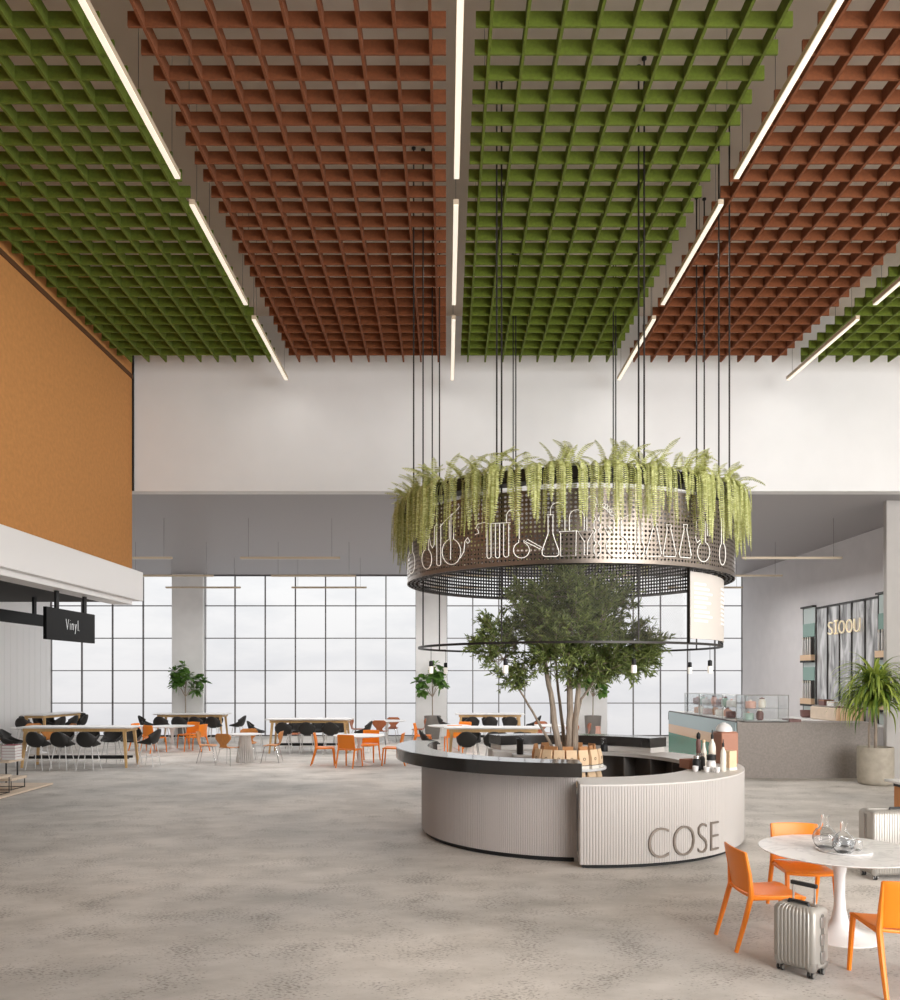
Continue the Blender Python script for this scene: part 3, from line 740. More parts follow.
for nm, pts in NEON:
    q = [(2.352 * math.sin(R_(a)), -2.352 * math.cos(R_(a)), z) for a, z in pts]
    cl = (Vector(q[0]) - Vector(q[-1])).length < 1e-4
    if cl: q = q[:-1]
    MB().tube(q, .0048, 6, closed=cl).build(nm + '_outline', M['neon'], cn)

# small pendant lamps under the lower ring
lp = thing('pendant_lamp', '', 'pendant lamp')
MB().lathe([(.026, 0), (.028, .005), (.028, .07), (.012, .08), (0, .08)], 14).build('socket', M['black'], lp)
MB().lathe([(0, -.10), (.026, -.10), (.032, -.085), (.032, -.005), (.02, 0)], 14).build('shade', mat('opal_glass', 'f4f1ea', .3, emit='fff6e6', estr=.35), lp)
MB().tube([(0, 0, .08), (0, 0, .285)], .0035, 6).tube([(0, 0, .285), (0, -.12, .285)], .004, 6).build('cord', M['black'], lp)
plm = Maker(lp)
for k, a in enumerate(RODS):
    nm = ['at the left end of the ring', 'at the front left of the ring', 'in front of the tree crown', 'right end of the ring by the menu board', 'at the rear right of the ring', 'behind the tree crown on the right', 'behind the tree crown on the left', 'at the rear left of the ring'][k]
    plm(on(a, 2.05, 2.385), R_(a), 'small white pendant lamp, black socket, ' + nm, 'small pendant lamps under the canopy ring')

# ------------------------------------------------------------------ ferns in the troughs
def fern_mesh(seed):
    rnd = random.Random(seed); mb = MB()
    def frond(az, elev, L, droop, wid):
        d = Vector((math.sin(az), -math.cos(az), 0)); side = Vector((math.cos(az), math.sin(az), 0))
        n = max(10, int(L / .025)); st = L / n
        p = Vector((rnd.uniform(-.27, .27), rnd.uniform(-.04, .04), .02)); e = elev
        pts = [p.copy()]; dirs = []
        for i in range(n):
            t = d * math.cos(e) + Vector((0, 0, 1)) * math.sin(e)
            dirs.append(t); p = p + t * st; pts.append(p.copy())
            e = max(e - droop * st, R_(-88)); side = (side + Vector((rnd.uniform(-.06, .06), rnd.uniform(-.06, .06), rnd.uniform(-.05, .05)))).normalized()
        mb.tube([pts[0], pts[n//2], pts[-1]] if n < 4 else pts[::3] + [pts[-1]], .003, 3, caps=False)
        for i in range(1, n):
            f = i / n
            l = wid * (min(1, f * 4 + .3)) * min(1, (1 - f) * 3.2 + .22) * rnd.uniform(.85, 1.15)
            t = dirs[i]; nrm = t.cross(side)
            for sg in (-1, 1):
                s2 = (side * sg + t * .3 - nrm * .35).normalized()
                a = pts[i]; w = t * st * .34
                mb.add([a - w * .6, a + s2 * l * .5 - w, a + s2 * l, a + s2 * l * .5 + w, a + w * .6], [(0, 1, 2, 3, 4)])
    for k in range(15):    # long trailing fronds over the outside
        frond(R_(rnd.uniform(-58, 58)), R_(rnd.uniform(25, 65)), rnd.uniform(.55, 1.05), R_(rnd.uniform(380, 600)), rnd.uniform(.042, .055))
    for k in range(10):
        frond(R_(rnd.uniform(-80, 80)), R_(rnd.uniform(30, 60)), rnd.uniform(.38, .6), R_(rnd.uniform(380, 500)), rnd.uniform(.03, .04))
    for k in range(12):    # upright fronds
        frond(R_(rnd.uniform(0, 360)), R_(rnd.uniform(50, 88)), rnd.uniform(.3, .56), R_(rnd.uniform(110, 240)), rnd.uniform(.05, .066))
    for k in range(4):    # inner side
        frond(R_(180 + rnd.uniform(-50, 50)), R_(rnd.uniform(25, 55)), rnd.uniform(.4, .75), R_(rnd.uniform(380, 520)), rnd.uniform(.03, .04))
    return mb
FM = [fern_mesh(s).mesh('fern_fronds', M['fern'], False) for s in (11, 12, 13, 14, 15)]
fern_names = ['third from the front centre', 'second', 'first']
for k in range(NT):
    a = k * 15 + 4
    an = a if a <= 180 else a - 360
    o = bpy.data.objects.new('boston_fern', FM[(k * 2 + k // 5) % 5]); COL.objects.link(o)
    o.location = on(a, 2.29, 4.70); o.rotation_euler.z = R_(a)
    s = random.uniform(.9, 1.12); o.scale = (s, s, s)
    half = 'front' if abs(an) < 92 else 'rear'
    sd = 'right' if an > 0 else 'left'
    rank = sorted([((q * 15 + 4) if (q * 15 + 4) <= 180 else (q * 15 + 4) - 360) for q in range(NT)])
    grp = [x for x in rank if (abs(x) < 92) == (half == 'front') and (x > 0) == (an > 0)]
    grp.sort(key=lambda x: abs(x) if half == 'front' else 180 - abs(x))
    tag(o, 'trailing fern, %s from the centre in the %s %s quarter of the canopy ring' % (ORD[grp.index(an)], half, sd), 'fern', 'trailing ferns around the canopy ring')

# ------------------------------------------------------------------ the indoor tree
rnd = random.Random(5)
tree = thing('indoor_tree', 'multi-stemmed leafy tree rising through the middle of the kiosk under the canopy', 'tree', (CX, CY, 0))
stems = [
    [(-.10, -.04, .8), (-.1, -.05, 1.1), (-.17, -.06, 1.5), (-.24, -.08, 2.0), (-.34, -.1, 2.5), (-.42, -.12, 3.0), (-.45, -.1, 3.4)],
    [(.02, .03, .8), (.04, .02, 1.2), (.06, 0, 1.7), (.05, -.02, 2.3), (.0, -.05, 2.9), (-.02, 0, 3.5), (0, .02, 3.75)],
    [(.1, -.03, .8), (.12, -.03, 1.2), (.14, -.02, 1.7), (.2, 0, 2.3), (.36, .05, 2.8), (.5, .08, 3.3)],
    [(-.08, .02, .85), (-.2, .03, 1.2), (-.42, .06, 1.6), (-.68, .1, 2.05), (-.92, .08, 2.5), (-1.1, .05, 2.75)],
    [(.05, .06, .85), (.1, .12, 1.3), (.25, .2, 1.9), (.6, .28, 2.35), (.95, .25, 2.6)],
    [(0, .08, .85), (-.02, .2, 1.5), (-.08, .4, 2.2), (-.1, .55, 2.8)],
]
srad = [.052, .055, .05, .022, .026, .03]
tk = MB()
for st, r in zip(stems, srad):
    # smooth the path
    pts = []
    for i in range(len(st) - 1):
        for j in range(4):
            t = j / 4; a, b = Vector(st[i]), Vector(st[i+1])
            pts.append(a.lerp(b, t) + Vector((rnd.uniform(-.006, .006), rnd.uniform(-.006, .006), 0)))
    pts.append(Vector(st[-1]))
    tk.tube(pts, [r * (1.15 - .85 * i / len(pts)) for i in range(len(pts))], 9)
lumps = [((0, 0, 3.42), .62, .52), ((-.38, -.1, 3.22), .6, .5), ((.42, .0, 3.22), .6, .5), ((0, -.4, 3.0), .6, .5), ((-.6, .1, 2.82), .5, .42),
         ((.62, .05, 2.82), .55, .45), ((-1.02, .05, 2.78), .34, .34), ((1.1, .1, 2.58), .34, .3), ((-.72, -.2, 2.42), .36, .28), ((.62, -.15, 2.45), .5, .3),
         ((0, -.2, 2.55), .62, .38), ((0, .6, 2.9), .6, .5), ((-.15, -.5, 2.6), .45, .3), ((-1.15, 0, 2.62), .2, .25), ((.95, -.2, 2.7), .35, .25)]
weights = [1.5, 1.3, 1.3, 1.2, .9, 1.1, .45, .5, .4, .8, 1.0, .9, .6, .2, .5]
stem_pts = [(Vector(p), .02) for st in stems for p in st if p[2] > 1.9]
lf = MB(); tw = MB()
def leaf(p, d, L, W):
    d = d.normalized()
    s_ = d.cross(Vector((rnd.gauss(0, 1), rnd.gauss(0, 1), rnd.gauss(0, 1)))).normalized()
    n_ = d.cross(s_) * L * .06
    lf.add([p, p + d*L*.35 + s_*W + n_, p + d*L, p + d*L*.35 - s_*W + n_], [(0, 1, 2, 3)])
tot = sum(weights)
for (c, rx, rz), w in zip(lumps, weights):
    c = Vector(c)
    for _ in range(int(165 * w / tot * 2.7)):
        v = Vector((rnd.gauss(0, 1), rnd.gauss(0, 1), rnd.gauss(0, 1))).normalized() * (rnd.random() ** .4)
        p = c + Vector((v.x * rx, v.y * rx, v.z * rz))
        base = min(stem_pts, key=lambda q: (q[0] - p).length + max(0, q[0].z - p.z) * 2)[0]
        mid = base.lerp(p, .55) + Vector((rnd.uniform(-.06, .06), rnd.uniform(-.06, .06), rnd.uniform(-.1, .02)))
        tw.tube([base, mid, p], [.009, .006, .003], 4, caps=False)
        out = (p - Vector((0, 0, 2.5))).normalized()
        for q in range(5):
            d = (out + Vector((rnd.gauss(0, .7), rnd.gauss(0, .7), rnd.gauss(.1, .6)))).normalized()
            L = rnd.uniform(.14, .26)
            o0 = mid.lerp(p, rnd.uniform(.45, 1))
            tip = o0 + d * L
            tw.tube([o0, tip], [.003, .0015], 3, caps=False)
            for k in range(14):
                t = (k + 1) / 14
                b = o0.lerp(tip, t)
                dl = (d * .9 + Vector((rnd.gauss(0, .6), rnd.gauss(0, .6), rnd.gauss(0, .55)))).normalized()
                leaf(b, dl, rnd.uniform(.07, .115), rnd.uniform(.009, .014))
tk.build('trunk', M['bark'], tree)
tw.build('twigs', M['bark'], tree)
lf.build('foliage', M['tree'], tree, smooth=False)

# ------------------------------------------------------------------ furniture prototypes (all face +Y)
def shell(sections, n=10):
    """sections: (y, z, half width, side lift, side pull towards +y)"""
    rows = []
    for y, z, w, lift, pull in sections:
        r = []
        for j in range(n + 1):
            t = -1 + 2 * j / n
            e = abs(t) ** 2.4
            r.append((w * math.sin(t * math.pi / 2) if abs(t) < 1 else w * t, y + pull * e, z + lift * e))
        rows.append(r)
    return rows
def interp(sec, k=3):
    out = []
    for i in range(len(sec) - 1):
        p0 = sec[max(0, i-1)]; p1 = sec[i]; p2 = sec[i+1]; p3 = sec[min(len(sec)-1, i+2)]
        for j in range(k):
            t = j / k
            out.append(tuple(.5*((2*b)+(-a+c)*t+(2*a-5*b+4*c-d)*t*t+(-a+3*b-3*c+d)*t**3) for a, b, c, d in zip(p0, p1, p2, p3)))
    out.append(sec[-1]); return out

def make_stool():
    t = thing('bar_stool', '', 'stool')
    sec = [(.23, .585, .16, .0, -.02), (.2, .59, .19, .03, 0), (.08, .565, .21, .09, 0), (-.06, .555, .22, .16, 0), (-.15, .59, .232, .17, .04), (-.2, .68, .238, .11, .11), (-.235, .78, .215, .02, .12), (-.26, .87, .16, -.02, .08), (-.27, .93, .085, -.03, .03)]
    MB().grid(shell(interp(sec))).build('shell_seat', M['stool'], t, solid=.03)
    for sx in (-1, 1):
        for sy in (-1, 1):
            MB().tube([(sx*.13, sy*.11 - .01, .59), (sx*.215, sy*.2, 0)], [.014, .009], 8).build('leg', M['stool_leg'], t)
    a = .185; b = .165
    MB().tube([(-a, -b, .23), (a, -b, .23), (a, b, .23), (-a, b, .23)], .008, 6, closed=True).build('footrest', M['stool_leg'], t)
    return t
stool = Maker(make_stool())

def make_ply(mt):
    t = thing('plywood_chair', '', 'chair')
    sec = [(.21, .43, .17, 0, -.03), (.16, .445, .215, 0, 0), (0, .45, .225, .01, 0), (-.13, .44, .2, .015, 0), (-.2, .47, .125, .0, 0), (-.225, .53, .1, 0, 0), (-.245, .60, .16, 0, .015), (-.26, .68, .225, 0, .04), (-.275, .76, .22, 0, .045), (-.285, .81, .15, 0, .02)]
    MB().grid(shell(interp(sec))).build('shell_seat', mt, t, solid=.012)
    for sx in (-1, 1):
        for sy in (-1, 1):
            MB().tube([(sx*.06, sy*.06, .435), (sx*.15, sy*.15, .41), (sx*.22, sy*.235 - .01, 0)], .0095, 8).build('leg', M['chrome'], t)
    MB().lathe([(.07, .425), (.07, .437)], 14).build('seat_mount', M['black'], t)
    return t
ply1, ply2 = Maker(make_ply(M['ply'])), Maker(make_ply(M['ply2']))

def make_orange():
    t = thing('orange_chair', '', 'chair')
    # seat panel: slight dish, front edge rolled
    rows = []
    for i in range(9):
        y = .235 - .47 * i / 8
        z = .455 - .012 * math.sin(math.pi * i / 8) - (.02 if i == 0 else 0)
        rows.append([(.225 * (-1 + 2*j/8) * (1 - .06 * i / 8), y, z - .012 * (1 - abs(-1 + 2*j/8) ** 2)) for j in range(9)])
    MB().grid(rows).build('seat', M['orange'], t, solid=.022, bevel=.004)
    rows = []
    for i in range(9):
        z = .47 + .34 * i / 8
        y = -.208 - .058 * (i / 8) ** 1.2
        w = .205 + .012 * i / 8
        rows.append([(w * (-1 + 2*j/10), y - .03 * (1 - (-1 + 2*j/10) ** 2), z + .006 * (1 - (-1 + 2*j/10) ** 2) * (i == 8)) for j in range(11)])
    MB().grid(rows).build('backrest', M['orange'], t, solid=.018, bevel=.004)
    for sx in (-1, 1):
        pts = [(sx*.225, -.345, 0), (sx*.222, -.272, .25), (sx*.217, -.218, .45), (sx*.21, -.228, .62), (sx*.212, -.264, .805)]
        MB().tube(pts, [.017, .021, .023, .018, .012], 8).build('leg', M['orange'], t)
        MB().tube([(sx*.222, .245, 0), (sx*.212, .222, .30), (sx*.208, .205, .445)], [.016, .020, .022], 8).build('leg', M['orange'], t)
        MB().tube([(sx*.209, .21, .438), (sx*.213, -.23, .43)], .016, 8).build('side_rail', M['orange'], t)
    return t
orange = Maker(make_orange())

def make_tulip(top):
    t = thing('tulip_table', '', 'table')
    MB().lathe([(.0, .715), (.56, .718), (.62, .728), (.655, .740), (.66, .744), (.655, .748), (0, .748)], 64).build('table_top', top, t)
    MB().lathe([(.325, 0), (.325, .008), (.30, .018), (.2, .04), (.12, .075), (.07, .14), (.048, .25), (.042, .38), (.046, .52), (.062, .62), (.1, .70), (.14, .718)], 48).build('pedestal', M['pedestal'], t)
    return t
tulip = Maker(make_tulip(M['white']))

def make_bar(L):
    t = thing('bar_table', '', 'table')
    MB().box(-L/2, L/2, -.4, .4, .965, 1.0).build('table_top', M['white'], t, bevel=.005)
    MB().box(-L/2 + .12, L/2 - .12, -.34, -.3, .885, .965).box(-L/2 + .12, L/2 - .12, .3, .34, .885, .965).box(-L/2 + .12, -L/2 + .16, -.3, .3, .885, .965).box(L/2 - .16, L/2 - .12, -.3, .3, .885, .965).build('apron', M['oak'], t, bevel=.004)
    for sx in (-1, 1):
        for sy in (-1, 1):
            MB().tube([(sx*(L/2 - .2), sy*.3, .96), (sx*(L/2 - .12), sy*.38, 0)], [.05, .032], 4).build('leg', M['oak'], t, smooth=False)
    MB().box(-L/2 + .16, L/2 - .16, -.14, -.11, .2, .26).box(-L/2 + .16, L/2 - .16, .11, .14, .2, .26).build('foot_bar', M['black'], t)
    return t
bars = {}
def bar_table(cx, cy, L, rz, desc, near, far, ends, near_y=.5, far_y=.5):
    key = round(L, 2)
    if key not in bars: bars[key] = Maker(make_bar(L))
    bars[key]((cx, cy, 0), rz, 'long white bar table with oak legs ' + desc, 'long white bar tables')
    g = 'black shell stools at the bar tables'
    Rm = Matrix.Rotation(rz, 3, 'Z')
    def put(lx, ly, r, lab):
        p = Rm @ Vector((lx, ly, 0))
        stool((cx + p.x, cy + p.y, 0), rz + r, lab, g)
    for i, x in enumerate(near):
        put(x, -near_y, random.uniform(-.12, .12), 'black stool, %s from left, near side of the table %s' % (ORD[i], desc))
    for i, x in enumerate(far):
        put(x, far_y, math.pi + random.uniform(-.12, .12), 'black stool, %s from left, far side of the table %s' % (ORD[i], desc))
    if ends[0]: put(-L/2 - .34, 0, -math.pi/2 + .1, 'black shell stool at the left end of the table ' + desc)
    if ends[1]: put(L/2 + .3, 0, math.pi/2 - .1, 'black shell stool at the right end of the table ' + desc)
E_ = 'by the shop'
bar_table(-9.1, 19.95, 2.8, 0, 'nearest the shop front', [-.66, -.08, .54], [-.75, -.1, .5, 1.0], (1, 1), .78, .62)
bar_table(-8.48, 26.8, 2.4, 0, 'before the left column plant', [-.86, -.27, .3, .86], [-.6, .05, .6], (1, 1), .5)
bar_table(-4.0, 23.6, 2.5, 0, 'before the big left window', [-.67, 0, .68], [-.55, .15, .8], (1, 1), .5)
bar_table(1.15, 19.7, 2.4, 0, 'close behind the kiosk', [-.65, -.02, .6], [-.5, .15, .8], (1, 1), .5)
bar_table(1.46, 26.8, 2.3, 0, 'at the middle window', [-.62, 0, .64], [-.7, 0, .7], (1, 1), .5)
bar_table(-13.2, 26.9, 2.3, R_(83), 'along the far left wall', [-.6, .1, .7], [-.6, .1, .7], (1, 1), .5)

def round_set(cx, cy, desc, seats, mk, col, kind):
    tulip((cx, cy, 0), 0, 'round white pedestal table ' + desc, 'round white pedestal tables')
    for a, r, lab in seats:
        mk((cx + r * math.sin(R_(a)), cy - r * math.cos(R_(a)), 0), R_(a), '%s %s %s round table %s' % (col, kind, lab, desc), '%ss around the round tables' % (col + ' ' + kind))
rs = round_set
rs(-8.25, 24.1, 'before the left column', [(-32, .62, 'at the near left of'), (-100, .95, 'at the left of'), (160, .75, 'at the far side of'), (75, .8, 'at the right of')], orange, 'orange plastic', 'chair')
rs(-2.2, 20.3, 'in the middle of the hall', [(-18, .55, 'at the near side of'), (-85, .86, 'at the left of'), (168, .75, 'at the far side of'), (85, .86, 'at the right of')], orange, 'orange plastic', 'chair')
rs(.1, 24.3, 'behind the kiosk at its left', [(10, .62, 'near side of'), (-95, .8, 'at the left of'), (150, .75, 'far side of')], orange, 'orange plastic', 'chair')
rs(-2.0, 27.0, 'by the window near the middle column', [(-10, .75, 'near side of'), (170, .7, 'far side of'), (95, 1.05, 'at the right of'), (-100, 1.0, 'at the left of')], ply2, 'reddish plywood', 'chair')
rs(3.35, 24.5, 'behind the tree trunks', [(25, .7, 'at the near side of'), (90, .8, 'at the right of'), (-160, .75, 'at the far side of')], ply2, 'reddish plywood', 'chair')
rs(-12.0, 23.4, 'behind the shop-front bar table', [(-50, .85, 'at the near left of'), (45, .85, 'at the near right of'), (140, .85, 'at the far right of'), (-150, .8, 'at the far left of')], ply1, 'golden plywood', 'chair')
# golden plywood chairs around the slatted-cone table
tc = thing('cone_table', 'small round white table on a slatted white cone base between the bar tables', 'table', (-5.25, 20.9, 0))
MB().lathe([(0, .715), (.4, .718), (.42, .73), (.415, .742), (0, .742)], 48).build('table_top', M['white'], tc)
mb = MB()
for k in range(24):
    a = k * math.pi / 12
    mb.tube([(.22 * math.cos(a), .22 * math.sin(a), 0), (.12 * math.cos(a), .12 * math.sin(a), .715)], .02, 6)
mb.lathe([(.20, .0), (.10, .715)], 24)
mb.build('slatted_base', M['worktop'], tc)
for a, r, lab in ((-20, .72, 'at the near side of'), (-172, .75, 'at the far side of'), (-85, .95, 'at the left of'), (88, .7, 'at the right of')):
    ply1((-5.25 + r * math.sin(R_(a)), 20.9 - r * math.cos(R_(a)), 0), R_(a), 'golden plywood chair %s the white slatted-cone table' % lab, 'golden plywood chairs around the cone table')
ply2((-4.75, 25.0, 0), R_(178), 'reddish plywood chair standing alone behind the left-window bar table', 'single chairs')
pv = thing('pink_vase', 'tall pink vase beside the grey pot of the right column plant', 'vase', (5.0, 26.3, 0))
MB().lathe([(.06, 0), (.09, .05), (.1, .3), (.075, .5), (.085, .56), (.09, .6)], 20).build('body', M['pink'], pv)

# ------------------------------------------------------------------ potted fig trees at the columns
def make_fig():
    rnd = random.Random(3)
    t = thing('potted_fig', '', 'potted plant')
    MB().lathe([(.23, 0), (.25, .02), (.3, .80), (.3, .83), (.275, .83), (.27, .78)], 28).build('pot', M['grey_pot'], t)
    MB().lathe([(0, .78), (.272, .78), (.27, .76)], 20).build('soil', M['soil'], t)
    tr = MB().tube([(0, 0, .76), (.01, 0, 1.2), (0, .01, 1.6), (.02, 0, 2.1), (-.05, 0, 2.6)], [.022, .02, .018, .014, .008], 8)
    ends = [((-.05, 0, 2.6), .3), ((-.4, .05, 2.4), .26), ((.45, -.02, 2.1), .26), ((.15, -.25, 2.25), .26), ((-.2, .25, 2.2), .26), ((-.25, -.15, 1.95), .25), ((.3, .2, 1.75), .24), ((0, 0, 2.1), .26), ((-.35, 0, 2.15), .22), ((.62, .1, 2.05), .16)]
    lf = MB()
    for p, r in ends:
        p = Vector(p)
        if abs(p.x) > .1: tr.tube([(0, 0, 1.5 if p.z < 2.3 else 1.8), (p.x * .5, p.y * .5, (1.6 + p.z) / 2), tuple(p)], [.012, .009, .006], 5)
        for _ in range(21):
            d = Vector((rnd.gauss(0, 1), rnd.gauss(0, 1), rnd.gauss(.2, .8))).normalized()
            L, W = rnd.uniform(.2, .29), rnd.uniform(.08, .11)
            s_ = d.cross(Vector((0, 0, 1)) + Vector((rnd.gauss(0, .3), rnd.gauss(0, .3), 0))).normalized()
            b = p + d * r * rnd.uniform(.05, .45)
            dn = Vector((0, 0, -1))
            c = [b, b + d*L*.3 + s_*W*.7, b + d*L*.65 + s_*W + dn*.02, b + d*L*.92 + s_*W*.45 + dn*.05, b + d*L + dn*.07, b + d*L*.92 - s_*W*.45 + dn*.05, b + d*L*.65 - s_*W + dn*.02, b + d*L*.3 - s_*W*.7]
            m1, m2 = b + d*L*.5 - s_.cross(d) * .0 + Vector((0, 0, -.012)), None
            lf.add(c + [m1], [(0, 1, 8), (1, 2, 8), (2, 3, 8), (3, 4, 8), (4, 5, 8), (5, 6, 8), (6, 7, 8), (7, 0, 8)])
    tr.build('stem', M['bark'], t)
    lf.build('foliage', M['fiddle'], t)
    return t
fig = Maker(make_fig())
fig((-9.45, 29.0, 0), 0, 'broad-leaved fig tree in a grey pot before the left column', 'potted fig trees at the columns')
fig((-.48, 28.6, 0), R_(140), 'broad-leaved fig tree in a grey pot before the middle column', 'potted fig trees at the columns')
fig((5.25, 28.6, 0), R_(-70), 'broad-leaved fig tree in a grey pot before the right column behind the indoor tree', 'potted fig trees at the columns')

# ------------------------------------------------------------------ strap-leaf plant by the right pillar
yu = thing('strap_leaf_plant', 'tall strap-leaved plant in a round concrete pot by the right pillar', 'potted plant', (8.92, 16.62, 0))
MB().lathe([(.27, 0), (.31, .02), (.335, .07), (.348, .16), (.348, .76), (.34, .78), (.31, .78), (.305, .72)], 48).build('pot', M['concrete_pot'], yu)
MB().lathe([(0, .72), (.308, .72), (.3, .70)], 24).build('soil', M['soil'], yu)
MB().tube([(.0, 0, .68), (.02, .01, 1.1), (0, 0, 1.5), (-.01, 0, 1.95)], [.032, .028, .028, .03], 8).tube([(-.1, .06, .68), (-.1, .06, 1.15), (-.06, .04, 1.6)], [.022, .02, .02], 8).build('trunk', M['bark'], yu)
rnd = random.Random(9); lf = MB()
for k in range(420):
    az = rnd.uniform(0, 2*math.pi); e = R_(rnd.uniform(5, 88)); L = rnd.uniform(.65, 1.15)
    d = Vector((math.cos(az), math.sin(az), 0)); sd = Vector((-math.sin(az), math.cos(az), 0))
    p = Vector((0, 0, rnd.uniform(1.55, 2.1))) + d * .03
    n = 9; st = L / n; dr = R_(rnd.uniform(90, 200)); W = rnd.uniform(.026, .042); rows = []
    for i in range(n + 1):
        f = i / n
        w = W * min(1, .5 + f * 3) * max(.03, (1 - f ** 3))
        rows.append([p - sd * w, p + Vector((0, 0, -.004)), p + sd * w])
        p = p + (d * math.cos(e) + Vector((0, 0, 1)) * math.sin(e)) * st
        e = max(e - dr * st * (.5 + f), R_(-86))
    lf.grid(rows)
lf.build('foliage', M['yucca'], yu)

# ------------------------------------------------------------------ stone shop counter on the right
sc_ = thing('stone_counter', 'speckled stone L-shaped shop counter behind the kiosk on the right', 'counter', (0, 0, 0))
MB().box(6.42, 9.45, 17.62, 18.3, 0, 1.225).box(6.42, 7.1, 18.3, 22.9, 0, 1.225).build('body', M['stone'], sc_, smooth=False)
MB().box(6.385, 6.42, 17.66, 22.95, .03, 1.235).build('banded_panel', M['banded'], sc_, smooth=False)
MB().tube([(6.40, 17.64, 1.24), (6.40, 22.9, 1.24), (6.40, 22.97, 1.2), (6.40, 22.98, 1.0)], .02, 8).build('panel_rail', M['dark_metal'], sc_)
MB().box(6.43, 7.1, 18.3, 22.9, 1.225, 1.24).build('top', M['worktop'], sc_)

def case(cx, cy, w, d, h, label, seed, vertical=True):
    rnd = random.Random(seed)
    t = thing('display_case', label, 'display case', (cx, cy, 1.242), 0, 'clear display cases on the stone counter')
    e = .006
    b = MB()
    b.box(-w, w, -d, -d + e, 0, h).box(-w, w, d - e, d, 0, h).box(-w, -w + e, -d + e, d - e, 0, h).box(w - e, w, -d + e, d - e, 0, h).box(-w, w, -d, d, h, h + e)
    b.build('clear_hood', M['acrylic'], t, smooth=False)
    fr = MB()
    for x in (-w, w):
        for y in (-d, d): fr.tube([(x, y, 0), (x, y, h)], .007, 6)
    fr.tube([(-w, -d, h), (w, -d, h), (w, d, h), (-w, d, h)], .007, 6, closed=True)
    fr.build('edge_frame', M['alu'], t)
    MB().box(-w + .01, w - .01, -d + .01, d - .01, h * .48, h * .48 + .008).build('shelf', M['acrylic'], t, smooth=False)
    MB().box(-w, w, -d, d, 0, .02).build('base', M['white'], t)
    return t
def goods(cx, cy, w, d, h, desc, seed):
    rnd = random.Random(seed); i = 0
    kinds = ['cream', 'pink', 'plum', 'mint', 'white', 'kraft2']
    names = {'cream': 'cream', 'pink': 'pink', 'plum': 'dark', 'mint': 'mint', 'white': 'white', 'kraft2': 'brown'}
    for lv, z in ((0, 1.263), (1, 1.242 + h * .48 + .009)):
        n = max(2, int(d / .17))
        for k in range(n):
            c = kinds[(i * 5 + seed) % 6]; i += 1
            x, y = cx + rnd.uniform(-.06, .06), cy - d + .17 + (2 * d - .34) * k / max(1, n - 1)
            if w > d: x, y = cx - w + .16 + .27 * k + .05 * lv, cy - .04 + .03 * k
            t = thing('jar' if k % 2 else 'cake', '%s glazed %s, %s on the %s shelf of the %s' % (names[c], 'jar' if k % 2 else 'round cake', ORD[k], ('lower', 'upper')[lv], desc), 'jar' if k % 2 else 'cake', (x, y, z), 0, 'goods in the display cases')
            hh = min(.24, h * .42)
            if k % 2:
                MB().lathe([(.05, 0), (.075, .02), (.08, hh * .6), (.05, hh * .85)], 16).build('body', M[c], t)
                MB().lathe([(.055, hh * .85), (.055, hh * .95), (.015, hh), (0, hh * 1.05)], 14).build('lid', M['plum' if c != 'plum' else 'cream'], t)
            else:
                MB().lathe([(.1, 0), (.115, .015), (.115, hh * .55), (.1, hh * .65), (0, hh * .68)], 18).build('sponge', M[c], t)
                MB().lathe([(.03, hh * .66), (.03, hh * .74), (0, hh * .82)], 10).build('topping', M['pink' if c != 'pink' else 'cream'], t)
for cx, cy, w, d, h, desc, sd in ((6.78, 21.1, .3, .6, .55, 'rear display case', 1), (6.78, 19.6, .3, .85, .56, 'middle display case', 2), (7.1, 17.98, .48, .27, .58, 'front corner display case', 3)):
    case(cx, cy, w, d, h, 'clear %s on the stone counter, filled with cakes and jars' % desc, sd)
    goods(cx, cy, w, d, h, desc, sd * 7)
ty = thing('dark_tray', 'low dark tray right of the front corner display case on the stone counter', 'tray', (7.75, 17.95, 1.2265))
MB().box(-.13, .13, -.2, .2, 0, .03).box(-.13, -.12, -.2, .2, .03, .06).box(.12, .13, -.2, .2, .03, .06).box(-.12, .12, -.2, -.19, .03, .06).box(-.12, .12, .19, .2, .03, .06).build('tray', M['plum'], ty)

# back counter along the right wall with its wooden trough and canisters
bc = thing('back_counter', 'white back counter along the right wall under the SIOOU panel', 'counter', (0, 0, 0))
MB().box(10.35, 11.06, 19.6, 24.3, .08, .98).build('body', M['white'], bc, bevel=.006)
MB().box(10.32, 11.08, 19.55, 24.35, .98, 1.02).build('worktop', M['white'], bc, bevel=.004)
MB().box(10.42, 11.06, 19.65, 24.25, 0, .08).build('kick_plate', M['kick'], bc)
wt = thing('wooden_trough', 'large pale wooden trough on the white back counter', 'trough', (10.75, 22.4, 1.02))
MB().box(-.22, .22, -.75, .75, 0, .36).build('body', M['platform'], wt, bevel=.03)
MB().box(-.19, .19, -.72, .72, .36, .40).build('lid', M['stone'], wt, bevel=.012)
def canister(k):
    t = thing('wood_canister', '%s tall tan canister with a dark lid from the trough on the back counter' % ORD[k], 'canister', (10.55, 21.45 - .26 * k, 1.02), 0, 'tan canisters on the back counter')
    MB().lathe([(.09, 0), (.095, .01), (.095, .36), (.085, .375)], 20).build('body', M['shelfwood'], t)
    MB().lathe([(.09, .375), (.09, .42), (.03, .43), (0, .43)], 18).build('lid', M['plum'], t)
for k in range(5): canister(k)
bk = thing('dark_basket', 'dark brown basket at the far end of the back counter', 'basket', (10.7, 23.7, 1.02))
MB().lathe([(.14, 0), (.19, .05), (.2, .22), (.185, .22), (.17, .06), (0, .03)], 20).build('body', M['plum'], bk)
wbx = thing('white_box', 'white box on top of the wooden trough', 'box', (10.75, 22.1, 1.42))
MB().box(-.14, .14, -.2, .2, 0, .13).build('carton', M['white'], wbx, bevel=.004)
